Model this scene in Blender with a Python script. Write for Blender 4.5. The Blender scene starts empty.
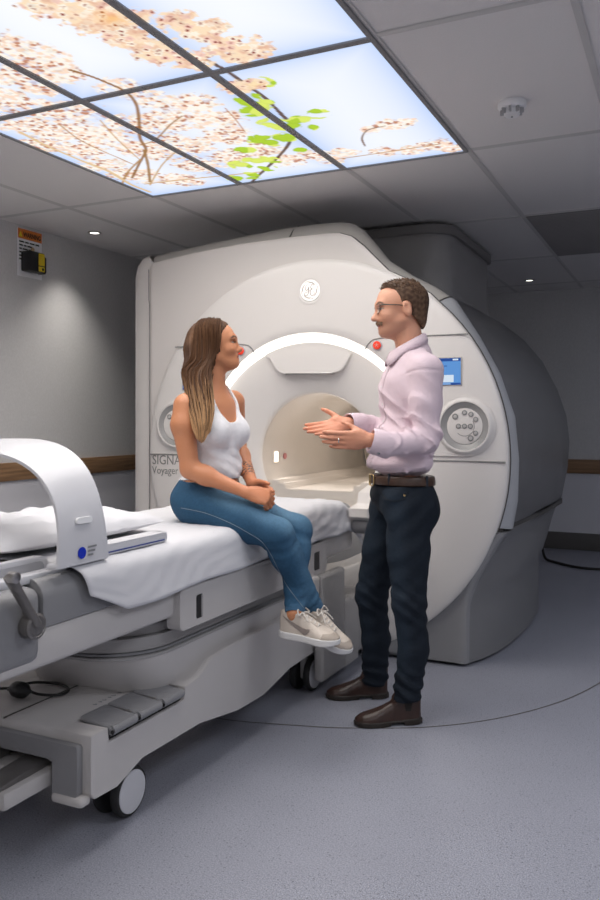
import bpy, bmesh, math, random
import numpy as np
from mathutils import Vector, Matrix
random.seed(7); RNG = np.random.default_rng(11)
C = bpy.context.scene.collection
PI = math.pi

# ------------------------------------------------------------------ camera frame
F = 813.0; HOR = 418.0; CAMH = 1.23
YAW = math.atan2(390, 813); cy, sy = math.cos(YAW), math.sin(YAW)
def at(u, v, d):
    """world point seen at pixel u, v at depth d along the view axis"""
    r = (u - 300) / F * d
    return Vector((r * cy - d * sy, r * sy + d * cy, CAMH + (HOR - v) / F * d))
def on_z(u, v, z):
    d = (CAMH - z) * F / (v - HOR)
    return at(u, v, d)

# ------------------------------------------------------------------ helpers
def lin(c):
    return tuple(((x / 255.0) / 12.92 if x <= 10 else ((x / 255.0 + 0.055) / 1.055) ** 2.4) for x in c)

def mat(name, col, rough=0.5, metal=0.0, spec=0.5, bump=0.0, bscale=200.0, var=0.0, vscale=20.0, attr=None, emit=None, estr=1.0,
        trans=0.0, coat=0.0, sss=0.0, stretch=None, sheen=0.0):
    m = bpy.data.materials.new(name); m.use_nodes = True
    nt = m.node_tree; b = nt.nodes['Principled BSDF']
    b.inputs['Roughness'].default_value = rough
    b.inputs['Metallic'].default_value = metal
    b.inputs['Specular IOR Level'].default_value = spec
    b.inputs['Coat Weight'].default_value = coat
    b.inputs['Transmission Weight'].default_value = trans
    b.inputs['Sheen Weight'].default_value = sheen
    if sss:
        b.inputs['Subsurface Weight'].default_value = sss
        b.inputs['Subsurface Radius'].default_value = (0.02, 0.008, 0.004)
    tc = nt.nodes.new('ShaderNodeTexCoord')
    vec = tc.outputs['Object']
    if stretch:
        mp = nt.nodes.new('ShaderNodeMapping'); mp.inputs['Scale'].default_value = stretch
        nt.links.new(vec, mp.inputs['Vector']); vec = mp.outputs['Vector']
    base = None
    if attr:
        a = nt.nodes.new('ShaderNodeVertexColor'); a.layer_name = attr; base = a.outputs['Color']
        nt.links.new(base, b.inputs['Base Color'])
    else:
        b.inputs['Base Color'].default_value = (*col, 1)
    if var:
        n = nt.nodes.new('ShaderNodeTexNoise'); n.inputs['Scale'].default_value = vscale; n.inputs['Detail'].default_value = 6
        nt.links.new(vec, n.inputs['Vector'])
        r = nt.nodes.new('ShaderNodeMapRange'); r.inputs['From Min'].default_value = 0.3; r.inputs['From Max'].default_value = 0.7
        r.inputs['To Min'].default_value = 1 - var; r.inputs['To Max'].default_value = 1 + var
        nt.links.new(n.outputs['Fac'], r.inputs['Value'])
        h = nt.nodes.new('ShaderNodeVectorMath'); h.operation = 'SCALE'
        if base: nt.links.new(base, h.inputs[0])
        else: h.inputs[0].default_value = col
        nt.links.new(r.outputs['Result'], h.inputs['Scale'])
        nt.links.new(h.outputs['Vector'], b.inputs['Base Color'])
    if bump:
        n = nt.nodes.new('ShaderNodeTexNoise'); n.inputs['Scale'].default_value = bscale; n.inputs['Detail'].default_value = 4
        nt.links.new(vec, n.inputs['Vector'])
        bp = nt.nodes.new('ShaderNodeBump'); bp.inputs['Strength'].default_value = bump; bp.inputs['Distance'].default_value = 0.004
        nt.links.new(n.outputs['Fac'], bp.inputs['Height']); nt.links.new(bp.outputs['Normal'], b.inputs['Normal'])
    if emit:
        b.inputs['Emission Color'].default_value = (*emit, 1); b.inputs['Emission Strength'].default_value = estr
    return m

def emat(name, col, s, attr=None):
    m = bpy.data.materials.new(name); m.use_nodes = True; nt = m.node_tree
    nt.nodes.clear(); o = nt.nodes.new('ShaderNodeOutputMaterial'); e = nt.nodes.new('ShaderNodeEmission')
    e.inputs['Color'].default_value = (*col, 1); e.inputs['Strength'].default_value = s
    if attr:
        a = nt.nodes.new('ShaderNodeVertexColor'); a.layer_name = attr; nt.links.new(a.outputs['Color'], e.inputs['Color'])
    nt.links.new(e.outputs[0], o.inputs['Surface'])
    if attr: m.cycles.emission_sampling = 'NONE'
    return m

def tag(o, label=None, cat=None, group=None, kind=None):
    if label: o['label'] = label
    if cat: o['category'] = cat
    if group: o['group'] = group
    if kind: o['kind'] = kind
    return o
def thing(name, label, cat, loc=(0, 0, 0), rz=0.0, group=None):
    o = bpy.data.objects.new(name, None); C.objects.link(o); o.empty_display_size = 0.1
    o.location = loc; o.rotation_euler = (0, 0, rz)
    return tag(o, label, cat, group)
def obj(name, bm, m, parent=None, smooth=30, label=None):
    me = bpy.data.meshes.new(name)
    bmesh.ops.recalc_face_normals(bm, faces=bm.faces[:])
    if smooth:
        lim = math.radians(smooth)
        for f in bm.faces: f.smooth = True
        for e in bm.edges:
            if len(e.link_faces) == 2 and e.calc_face_angle(0) > lim: e.smooth = False
    bm.to_mesh(me); bm.free()
    ms = m if isinstance(m, (list, tuple)) else [m]
    for x in ms: me.materials.append(x)
    o = bpy.data.objects.new(name, me); C.objects.link(o)
    if parent: o.parent = parent
    if label: o['label'] = label
    return o
def rebase(o):
    """move the origin of a single-mesh thing to the centre of its base (world position unchanged)"""
    me = o.data; co = np.empty(len(me.vertices) * 3, np.float32); me.vertices.foreach_get('co', co); co = co.reshape(-1, 3)
    p = np.array([(co[:, 0].min() + co[:, 0].max()) / 2, (co[:, 1].min() + co[:, 1].max()) / 2, co[:, 2].min()])
    co -= p; me.vertices.foreach_set('co', co.ravel()); o.location = Vector(p) + o.location
    return o
def struct(name, bm, m, smooth=30):
    return tag(obj(name, bm, m, None, smooth), kind='structure')

def BM(): return bmesh.new()
def box(bm, x0, x1, y0, y1, z0, z1, bev=0.0, seg=2, M=None, mi=0):
    r = bmesh.ops.create_cube(bm, size=1.0)
    vs = r['verts']
    for v in vs:
        v.co = Vector(((x0 + x1) / 2 + v.co.x * (x1 - x0), (y0 + y1) / 2 + v.co.y * (y1 - y0), (z0 + z1) / 2 + v.co.z * (z1 - z0)))
    fs = list({f for v in vs for f in v.link_faces})
    if bev > 0:
        es = list({e for v in vs for e in v.link_edges})
        rr = bmesh.ops.bevel(bm, geom=es, offset=bev, segments=seg, profile=0.5, affect='EDGES')
        vs = list({v for f in rr['faces'] for v in f.verts} | {v for v in vs if v.is_valid})
        fs = list({f for v in vs for f in v.link_faces})
    if M is not None:
        for v in vs: v.co = M @ v.co
    for f in fs: f.material_index = mi
    return vs
def loft(bm, rings, closed=True, cap0=True, cap1=True, mi=0):
    """rings: list of equally long lists of points"""
    vr = [[bm.verts.new(p) for p in r] for r in rings]
    n = len(rings[0])
    for a, b in zip(vr, vr[1:]):
        for i in range(n if closed else n - 1):
            j = (i + 1) % n
            try: bm.faces.new((a[i], a[j], b[j], b[i])).material_index = mi
            except ValueError: pass
    if closed and cap0: bm.faces.new(vr[0][::-1]).material_index = mi
    if closed and cap1: bm.faces.new(vr[-1]).material_index = mi
    return vr
def prism(bm, pts, axis, a, b, bev=0.0, seg=2, mi=0):
    """extrude a polygon (2-D points) along x, y or z between a and b"""
    def P(p, t):
        if axis == 'x': return Vector((t, p[0], p[1]))
        if axis == 'y': return Vector((p[0], t, p[1]))
        return Vector((p[0], p[1], t))
    vr = loft(bm, [[P(p, a) for p in pts], [P(p, b) for p in pts]], mi=mi)
    vs = vr[0] + vr[1]
    if bev:
        es = list({e for v in vs for e in v.link_edges if len(e.link_faces) == 2 and e.calc_face_angle(0) > 0.5})
        bmesh.ops.bevel(bm, geom=es, offset=bev, segments=seg, profile=0.5, affect='EDGES', clamp_overlap=True)
    return vr
def tube(bm, pts, r, n=10, closed=False, caps=True, mi=0, flat=1.0, up=None):
    pts = [Vector(p) for p in pts]; N = len(pts)
    rs = r if isinstance(r, (list, tuple)) else [r] * N
    T = []
    for i in range(N):
        if closed: t = pts[(i + 1) % N] - pts[i - 1]
        else: t = pts[min(i + 1, N - 1)] - pts[max(i - 1, 0)]
        T.append(t.normalized() if t.length > 1e-9 else Vector((0, 0, 1)))
    a = Vector(up) if up is not None else (Vector((0, 0, 1)) if abs(T[0].z) < 0.9 else Vector((1, 0, 0)))
    nrm = (a - T[0] * a.dot(T[0])).normalized()
    rings = []
    for i in range(N):
        nrm = (nrm - T[i] * nrm.dot(T[i])); nrm = nrm.normalized() if nrm.length > 1e-6 else T[i].orthogonal().normalized()
        bi = T[i].cross(nrm)
        rings.append([pts[i] + (nrm * math.cos(2 * PI * k / n) * rs[i] + bi * math.sin(2 * PI * k / n) * rs[i] * flat) for k in range(n)])
    if closed: rings.append(rings[0])
    vr = loft(bm, rings, cap0=caps and not closed, cap1=caps and not closed, mi=mi)
    if closed: bmesh.ops.remove_doubles(bm, verts=[v for q in vr for v in q], dist=1e-6)
    return vr
def lathe(bm, prof, M=None, n=32, mi=0, cap0=True, cap1=True):
    """prof: (radius, height) pairs; spun about local z, then moved by M"""
    rings = []
    for r, z in prof:
        q = [Vector((r * math.cos(2 * PI * k / n), r * math.sin(2 * PI * k / n), z)) for k in range(n)]
        rings.append([M @ p for p in q] if M is not None else q)
    return loft(bm, rings, cap0=cap0, cap1=cap1, mi=mi)
def rrect(w, h, r, n=5, cx=0.0, cz=0.0):
    pts = []
    for (sx, sz, a0) in ((1, 1, 0), (-1, 1, 90), (-1, -1, 180), (1, -1, 270)):
        for k in range(n + 1):
            a = math.radians(a0 + 90 * k / n)
            pts.append((cx + sx * (w / 2 - r) + r * math.cos(a), cz + sz * (h / 2 - r) + r * math.sin(a)))
    return pts
def smooth_path(pts, n=8, closed=False):
    P = [Vector(p) for p in pts]; out = []; N = len(P)
    for i in range(N if closed else N - 1):
        p0 = P[i - 1] if (i > 0 or closed) else P[0]; p1 = P[i]; p2 = P[(i + 1) % N]; p3 = P[(i + 2) % N] if (i + 2 < N or closed) else P[-1]
        for k in range(n):
            t = k / n
            out.append(0.5 * ((2 * p1) + (p2 - p0) * t + (2 * p0 - 5 * p1 + 4 * p2 - p3) * t * t + (3 * p1 - p0 - 3 * p2 + p3) * t ** 3))
    if not closed: out.append(P[-1])
    return out
TY = Matrix(((1, 0, 0, 0), (0, 0, -1, 0), (0, 1, 0, 0), (0, 0, 0, 1)))   # local z -> -y (towards the room from the scanner face)
def face_M(x, y, z): return Matrix.Translation((x, y, z)) @ TY
def text_bm(s, size, M, depth=0.001, width=None, bold=0.0):
    cu = bpy.data.curves.new('t', 'FONT'); cu.body = s; cu.size = size; cu.extrude = depth; cu.resolution_u = 3; cu.offset = bold
    ob = bpy.data.objects.new('t', cu); C.objects.link(ob)
    dg = bpy.context.evaluated_depsgraph_get(); me = bpy.data.meshes.new_from_object(ob.evaluated_get(dg))
    bm = bmesh.new(); bm.from_mesh(me)
    bpy.data.objects.remove(ob); bpy.data.curves.remove(cu); bpy.data.meshes.remove(me)
    if width and bm.verts:
        w = max(v.co.x for v in bm.verts) - min(v.co.x for v in bm.verts)
        for v in bm.verts: v.co.x *= width / w
    for v in bm.verts: v.co = M @ v.co
    return bm
def join_bm(dst, src, mi=0):
    off = len(dst.verts)
    vs = [dst.verts.new(v.co) for v in src.verts]; src.verts.index_update()
    for f in src.faces:
        try: dst.faces.new([vs[v.index] for v in f.verts]).material_index = mi
        except ValueError: pass
    src.free()

# ------------------------------------------------------------------ materials
M = {}
M['white'] = mat('scanner_white_plastic', (0.72, 0.69, 0.665), 0.32, spec=0.45, bump=0.02, bscale=900)
M['lgrey'] = mat('scanner_light_grey', (0.46, 0.47, 0.49), 0.35)
M['hood'] = mat('hood_warm_grey', (0.50, 0.48, 0.45), 0.4)
M['dgrey'] = mat('housing_dark_grey', (0.14, 0.14, 0.145), 0.38, spec=0.5, bump=0.03, bscale=700)
M['bgrey'] = mat('base_grey', (0.28, 0.28, 0.29), 0.42, bump=0.03, bscale=700)
M['seam'] = mat('seam_dark', (0.10, 0.095, 0.09), 0.6)
M['black'] = mat('black_plastic', (0.012, 0.012, 0.013), 0.45)
M['bore'] = mat('bore_lining', (0.66, 0.61, 0.555), 0.55, spec=.3)
M['skirt'] = mat('base_grey_shaded', (0.21, 0.21, 0.215), 0.42, bump=0.03, bscale=700)  # darker copy of the base grey, shade of the side put into it
M['table'] = mat('table_plastic', (0.52, 0.50, 0.49), 0.4, bump=0.03, bscale=800)
M['shell'] = mat('shell_warm_white', (0.65, 0.615, 0.59), 0.34, spec=.45)
M['tgrey'] = mat('table_grey_pad', (0.235, 0.235, 0.245), 0.38)
M['tmid'] = mat('table_mid_grey', (0.33, 0.32, 0.315), 0.45)
M['metal'] = mat('brushed_metal', (0.45, 0.43, 0.42), 0.3, metal=1.0)
M['dmetal'] = mat('dark_cast_metal', (0.19, 0.18, 0.175), 0.38, metal=0.6)
M['sheet'] = mat('white_sheet', (0.62, 0.62, 0.645), 0.9, bump=0.15, bscale=60, spec=0.2)
M['coil'] = mat('coil_white_plastic', (0.62, 0.62, 0.645), 0.3)
M['ceil'] = mat('ceiling_tile', (0.78, 0.76, 0.75), 0.9, bump=0.15, bscale=260, var=0.02, vscale=150)
M['grid'] = mat('ceiling_grid', (0.60, 0.59, 0.58), 0.6)
M['pframe'] = mat('panel_frame', (0.30, 0.295, 0.295), 0.8, spec=.1)
M['wall'] = mat('wall_grey_fabric', (0.62, 0.615, 0.61), 0.85, bump=0.10, bscale=160, var=0.05, vscale=110, stretch=(1, 1, 0.6))
M['wallb'] = mat('wall_lower_panel', (0.66, 0.66, 0.70), 0.6)
M['rubber'] = mat('rubber', (0.015, 0.015, 0.015), 0.65)
M['red'] = mat('red_button', (0.75, 0.045, 0.02), 0.4, emit=(0.8, 0.05, 0.02), estr=0.25)

def wood():
    m = bpy.data.materials.new('oak_rail'); m.use_nodes = True; nt = m.node_tree; b = nt.nodes['Principled BSDF']
    tc = nt.nodes.new('ShaderNodeTexCoord'); mp = nt.nodes.new('ShaderNodeMapping'); mp.inputs['Scale'].default_value = (2, 2, 45)
    n = nt.nodes.new('ShaderNodeTexNoise'); n.inputs['Scale'].default_value = 1.6; n.inputs['Detail'].default_value = 8
    r = nt.nodes.new('ShaderNodeValToRGB')
    r.color_ramp.elements[0].position = 0.3; r.color_ramp.elements[0].color = (0.19, 0.105, 0.052, 1)
    r.color_ramp.elements[1].position = 0.7; r.color_ramp.elements[1].color = (0.36, 0.215, 0.115, 1)
    nt.links.new(tc.outputs['Object'], mp.inputs['Vector']); nt.links.new(mp.outputs['Vector'], n.inputs['Vector'])
    nt.links.new(n.outputs['Fac'], r.inputs['Fac']); nt.links.new(r.outputs['Color'], b.inputs['Base Color'])
    b.inputs['Roughness'].default_value = 0.5
    return m
M['wood'] = wood()
def vinyl():
    m = bpy.data.materials.new('speckled_vinyl'); m.use_nodes = True; nt = m.node_tree; b = nt.nodes['Principled BSDF']
    tc = nt.nodes.new('ShaderNodeTexCoord')
    n = nt.nodes.new('ShaderNodeTexNoise'); n.inputs['Scale'].default_value = 230; n.inputs['Detail'].default_value = 2
    r = nt.nodes.new('ShaderNodeValToRGB'); e = r.color_ramp.elements
    e[0].position = 0.36; e[0].color = (0.225, 0.232, 0.275, 1); e[1].position = 0.64; e[1].color = (0.37, 0.38, 0.44, 1)
    vo = nt.nodes.new('ShaderNodeTexVoronoi'); vo.inputs['Scale'].default_value = 62
    mv = nt.nodes.new('ShaderNodeMapRange'); mv.inputs['From Min'].default_value = 0.10; mv.inputs['From Max'].default_value = 0.22; mv.inputs['To Min'].default_value = 0.62; mv.inputs['To Max'].default_value = 1.0
    n2 = nt.nodes.new('ShaderNodeTexNoise'); n2.inputs['Scale'].default_value = 2.5; n2.inputs['Detail'].default_value = 3
    mr = nt.nodes.new('ShaderNodeMapRange'); mr.inputs['To Min'].default_value = 0.92; mr.inputs['To Max'].default_value = 1.08
    mu = nt.nodes.new('ShaderNodeMath'); mu.operation = 'MULTIPLY'
    sc = nt.nodes.new('ShaderNodeVectorMath'); sc.operation = 'SCALE'
    for q in (n, n2, vo): nt.links.new(tc.outputs['Object'], q.inputs['Vector'])
    nt.links.new(n.outputs['Fac'], r.inputs['Fac']); nt.links.new(n2.outputs['Fac'], mr.inputs['Value']); nt.links.new(vo.outputs['Distance'], mv.inputs['Value'])
    nt.links.new(mr.outputs['Result'], mu.inputs[0]); nt.links.new(mv.outputs['Result'], mu.inputs[1])
    nt.links.new(r.outputs['Color'], sc.inputs[0]); nt.links.new(mu.outputs['Value'], sc.inputs['Scale'])
    nt.links.new(sc.outputs['Vector'], b.inputs['Base Color'])
    b.inputs['Roughness'].default_value = 0.40; b.inputs['Specular IOR Level'].default_value = 0.4
    return m
M['floor'] = vinyl()

# ------------------------------------------------------------------ room
WX, WR, WY, WF, CZ = -3.78, 2.6, 7.95, -1.6, 2.44
b = BM(); box(b, WX - .1, WR + .1, WF - .1, WY + .1, -0.1, 0.0); struct('floor', b, M['floor'], 0)
b = BM(); box(b, WX - .1, WR + .1, WF - .1, WY + .1, CZ, CZ + 0.1); struct('ceiling', b, M['ceil'], 0)
def two_tone(name, boxes_hi, boxes_lo):
    b = BM()
    for q in boxes_hi: box(b, *q, mi=0)
    for q in boxes_lo: box(b, *q, mi=1)
    struct(name, b, [M['wall'], M['wallb']], 0)
two_tone('wall_left', [(WX - .1, WX, WF, WY, 0.9, CZ)], [(WX - .1, WX, WF, WY, 0, 0.9)])
two_tone('wall_back', [(WX - .1, WR + .1, WY, WY + .1, 0.78, CZ)], [(WX - .1, WR + .1, WY, WY + .1, 0, 0.78)])
two_tone('wall_right', [(WR, WR + .1, WF, WY, 0.9, CZ)], [(WR, WR + .1, WF, WY, 0, 0.9)])
two_tone('wall_front', [(WX - .1, WR + .1, WF - .1, WF, 0.9, CZ)], [(WX - .1, WR + .1, WF - .1, WF, 0, 0.9)])
b = BM(); box(b, WX, WX + .022, WF, WY, 0.843, 0.955, 0.004); struct('trim_1', b, M['wood'])
b = BM(); box(b, WX, WR, WY - .022, WY, 0.715, 0.845, 0.004); struct('trim_2', b, M['wood'])
b = BM(); box(b, WX, WR, WY - .012, WY, 0.0, 0.16, 0.003); struct('baseboard_back', b, M['seam'])
b = BM(); box(b, WX, WX + .012, WF, WY - .02, 0.0, 0.12, 0.003); struct('baseboard_left', b, M['seam'])
# ceiling grid
GX = [-3.22, -2.63, -2.075, -1.5, -0.9, -0.3, 0.3, 0.9, 1.5, 2.1]
GY = [-1.2, 0.0, 1.2, 2.415, 3.63, 4.96, 6.28, 7.55]
b = BM()
for x in GX: box(b, x - .012, x + .012, WF, WY, CZ - .006, CZ + .01)
for y in GY: box(b, WX, WR, y - .012, y + .012, CZ - .0055, CZ + .01)
struct('trim_3', b, M['grid'], 0)

# the luminous blossom picture, painted in ceiling coordinates
def hash2(ix, iy, k):
    h = np.sin(ix * 127.1 + iy * 311.7 + k * 74.7) * 43758.5453
    return h - np.floor(h)
def vnoise(x, y, k=0):
    ix, iy = np.floor(x), np.floor(y); fx, fy = x - ix, y - iy
    fx = fx * fx * (3 - 2 * fx); fy = fy * fy * (3 - 2 * fy)
    a, b_, c, d = hash2(ix, iy, k), hash2(ix + 1, iy, k), hash2(ix, iy + 1, k), hash2(ix + 1, iy + 1, k)
    return (a * (1 - fx) + b_ * fx) * (1 - fy) + (c * (1 - fx) + d * fx) * fy
def fbm(x, y, k=0, o=4):
    s = 0; amp = 0.5; t = 0
    for i in range(o):
        s = s + amp * vnoise(x * 2 ** i, y * 2 ** i, k + i); t += amp; amp *= 0.5
    return s / t
def worley(x, y, k):
    ix, iy = np.floor(x), np.floor(y)
    best = np.full(x.shape, 9.0); cid = np.zeros(x.shape); ang = np.zeros(x.shape)
    for dx in (-1, 0, 1):
        for dy in (-1, 0, 1):
            jx, jy = ix + dx, iy + dy
            px, py = jx + hash2(jx, jy, k), jy + hash2(jx, jy, k + 5)
            d = np.hypot(x - px, y - py); m = d < best
            best = np.where(m, d, best); cid = np.where(m, hash2(jx, jy, k + 9), cid); ang = np.where(m, np.arctan2(y - py, x - px), ang)
    return best, cid, ang
PZ = CZ - 0.009
PANEL_W = 6.4
def cpt(u, v): p = on_z(u, v, PZ); return (p.x, p.y)
# blossom masses: pixel anchor, radius in metres
MASS_BIG = [(50, 6, .10), (75, 12, .11), (100, 22, .12), (125, 36, .12), (150, 48, .10), (165, 56, .08), (90, 4, .10), (130, 18, .09), (180, 22, .09), (200, 30, .10),
            (188, 60, .09), (225, 44, .10), (250, 48, .09), (240, 58, .07), (236, 88, .07), (258, 84, .06)]
MASS_FAR = [(5, 46, .12), (25, 52, .11), (45, 62, .11), (60, 75, .10), (15, 75, .12), (40, 88, .10), (10, 100, .12), (40, 108, .13), (75, 110, .12), (20, 125, .12), (60, 130, .14),
            (100, 135, .14), (130, 125, .13), (165, 120, .13), (100, 165, .13), (135, 175, .13), (150, 150, .14), (185, 145, .14), (215, 120, .13), (230, 135, .12), (195, 105, .11),
            (120, 88, .10), (150, 98, .10), (200, 165, .13), (235, 158, .12), (265, 150, .10), (290, 160, .10), (180, 180, .12), (80, 150, .13), (45, 145, .12), (315, 155, .08),
            (370, 130, .06), (390, 125, .07), (405, 122, .05), (345, 152, .07), (385, 152, .07), (415, 150, .07), (440, 144, .08), (330, 160, .07), (455, 148, .06), (425, 146, .06)]
GREEN = [(255, 112, .06), (285, 125, .06), (275, 142, .06), (255, 160, .07), (268, 168, .05), (245, 150, .05), (262, 82, .05), (250, 100, .06), (262, 104, .05), (298, 120, .05), (318, 114, .05), (310, 128, .04), (272, 122, .06), (262, 140, .07), (285, 138, .06), (240, 165, .06), (250, 176, .06), (235, 178, .05), (300, 150, .03), (272, 160, .05)]
BRANCH = [([(206, 60), (225, 70), (245, 84), (265, 98), (282, 115), (293, 128), (288, 145), (275, 160), (258, 176), (250, 184)], .008, (92, 62, 40)),
          ([(70, 70), (90, 76), (110, 84), (126, 92), (136, 104), (139, 120), (140, 138), (146, 150), (140, 162), (132, 178)], .007, (150, 105, 60)),
          ([(144, 150), (148, 165), (150, 182)], .007, (160, 120, 75)), ([(140, 145), (155, 140), (170, 125), (182, 116)], .004, (165, 125, 85)), ([(140, 160), (128, 172), (122, 184)], .006, (180, 140, 95)),
          ([(145, 184), (180, 180), (220, 176), (260, 172)], .006, (205, 165, 110)), ([(20, 132), (45, 145), (80, 160), (110, 172), (130, 184), (150, 192)], .009, (225, 195, 150)),
          ([(60, 125), (80, 140), (105, 152), (135, 165)], .004, (190, 150, 110)), ([(225, 108), (236, 120), (245, 132)], .003, (190, 140, 110)), ([(365, 146), (362, 138), (368, 130), (385, 126)], .004, (120, 85, 60)),
          ([(330, 160), (360, 156), (400, 150), (440, 144)], .004, (190, 150, 110)), ([(100, 120), (118, 140), (140, 160)], .003, (200, 160, 110)), ([(150, 185), (162, 165), (178, 150)], .004, (200, 165, 120))]
def paint(X, Y, bnd):
    n = fbm(X * 14, Y * 14, 3); n2 = fbm(X * 40, Y * 40, 17, 3)
    sky_t = np.clip(0.15 + 0.5 * (fbm(X * 1.1, Y * 1.1, 40, 2) - 0.35) + 0.20 * (Y - 1.2) / 2.4, 0, 1)
    ed = np.minimum(np.minimum(X - bnd[0], bnd[1] - X), np.minimum(Y - bnd[2], bnd[3] - Y)); sky_t = np.clip(sky_t * .35 + .75 * np.exp(-(ed / .10) ** 1.0), 0, 1)
    white = np.array(lin((252, 253, 255))); blue = np.array(lin((186, 208, 248)))
    col = white * (1 - sky_t[..., None]) + blue * sky_t[..., None]
    def mass(L):
        D = np.zeros(X.shape)
        for u, v, r in L:
            px, py = cpt(u, v); D = np.maximum(D, 1.15 - np.hypot(X - px, Y - py) / r)
        return np.where(D < .03, -2.0, D)
    def over(c, a):
        nonlocal col
        a = np.clip(a, 0, 1)[..., None]; col = col * (1 - a) + np.asarray(c) * a
    # far blossom: small dots
    D = mass(MASS_FAR) + 0.9 * (n - 0.5) + 0.8 * (n2 - 0.5)
    wd, wc, wa = worley(X * 55, Y * 55, 21)
    c1, c2, c3 = np.array(lin((255, 246, 232))), np.array(lin((250, 220, 196))), np.array(lin((198, 140, 112)))
    t = wc[..., None]; pc = np.where(t < .45, c1, np.where(t < .82, c2, c3))
    pc = pc * (1 - 0.35 * np.clip(n2 - 0.55, 0, 1)[..., None] * 2)
    over(pc, np.clip((D - 0.12) * 4, 0, 1) * np.clip(1.45 - wd * 1.2, 0, 1) * np.where(hash2(np.floor(X * 30), np.floor(Y * 30), 77) < .93, 1, .4))
    # branches under and through the blossom
    for pts, w, c in BRANCH:
        q = smooth_path([(*cpt(u, v), 0) for u, v in pts], 5); dist = np.full(X.shape, 9.0)
        for a, b_ in zip(q, q[1:]):
            ax, ay, bx, by = a.x, a.y, b_.x, b_.y; l2 = (bx - ax) ** 2 + (by - ay) ** 2 + 1e-12
            tt = np.clip(((X - ax) * (bx - ax) + (Y - ay) * (by - ay)) / l2, 0, 1)
            dist = np.minimum(dist, np.hypot(X - ax - tt * (bx - ax), Y - ay - tt * (by - ay)))
        over(lin(c), np.clip((w * (0.8 + 0.5 * n) - dist) / 0.003 + 0.5, 0, 1) * 0.92)
    # green leaves
    wd, wc, wa = worley(X * 16, Y * 16, 31)
    G = mass(GREEN) + 0.9 * (fbm(X * 22, Y * 22, 60) - 0.5)
    t = wc[..., None]; lc = np.where(t < .5, np.array(lin((220, 234, 112))), np.array(lin((176, 208, 62)))) * (1 - 0.5 * np.clip(wd - .35, 0, 1)[..., None])
    over(lc, np.clip((G - 0.12) * 9, 0, 1) * np.clip((0.66 - wd) * 9, 0, 1))
    # near blossom: five-petalled flowers with reddish hearts
    D = mass(MASS_BIG) + 0.8 * (n - 0.5) + 1.1 * (n2 - 0.5)
    wd, wc, wa = worley(X * 30, Y * 30, 51)
    pet = 0.52 + 0.10 * np.cos(5 * wa + wc * 20)
    t = wc[..., None]; fc = np.where(t < .4, np.array(lin((255, 244, 226))), np.where(t < .75, np.array(lin((252, 226, 200))), np.array(lin((244, 204, 190)))))
    fc = fc * (1 - 0.25 * np.clip(n2 - .5, 0, 1)[..., None] * 2)
    aD = np.clip((D - 0.28) * 6, 0, 1)
    n3 = fbm(X * 34, Y * 34, 90, 3)[..., None]; over(np.array(lin((250, 222, 184))) * np.clip(1.9 - 2 * n3, 0, 1) + np.array(lin((186, 122, 98))) * np.clip(2.4 * n3 - 1.0, 0, 1), aD * 0.92)
    over(fc, aD * np.clip((pet - wd) * 12, 0, 1) * np.clip(1.5 - 1.3 * n3[..., 0], 0, 1))
    over(np.array(lin((150, 72, 66))), aD * np.clip((0.22 + 0.09 * np.cos(5 * wa) - wd) * 12, 0, 1) * np.clip(hash2(np.floor(wc * 999), wc * 0, 3) * 1.6 - .2, 0, 1))
    over(np.array(lin((246, 180, 92))), np.clip(1 - np.hypot(X - cpt(112, 18)[0], Y - cpt(112, 18)[1]) / .07, 0, 1) * aD * .7)
    return col
EP = emat('blossom_picture', (1, 1, 1), 1.05, 'picture')
PANELS = [(0, 2, 'lit ceiling panel of dense small blossom with a forked brown branch'),
          (1, 2, 'lit ceiling panel of small blossom crossed by a thin branch, green leaves along one edge'),
          (2, 2, 'lit ceiling panel of mostly open sky with blossom only along the edge above the scanner'),
          (0, 1, 'lit ceiling panel at the left picture edge, pale sky with small blossom clusters'),
          (1, 1, 'lit ceiling panel with a long spray of large pink blossom with reddish hearts'),
          (2, 1, 'lit ceiling panel of blank white sky with one large blossom clump at its corner')]
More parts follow.
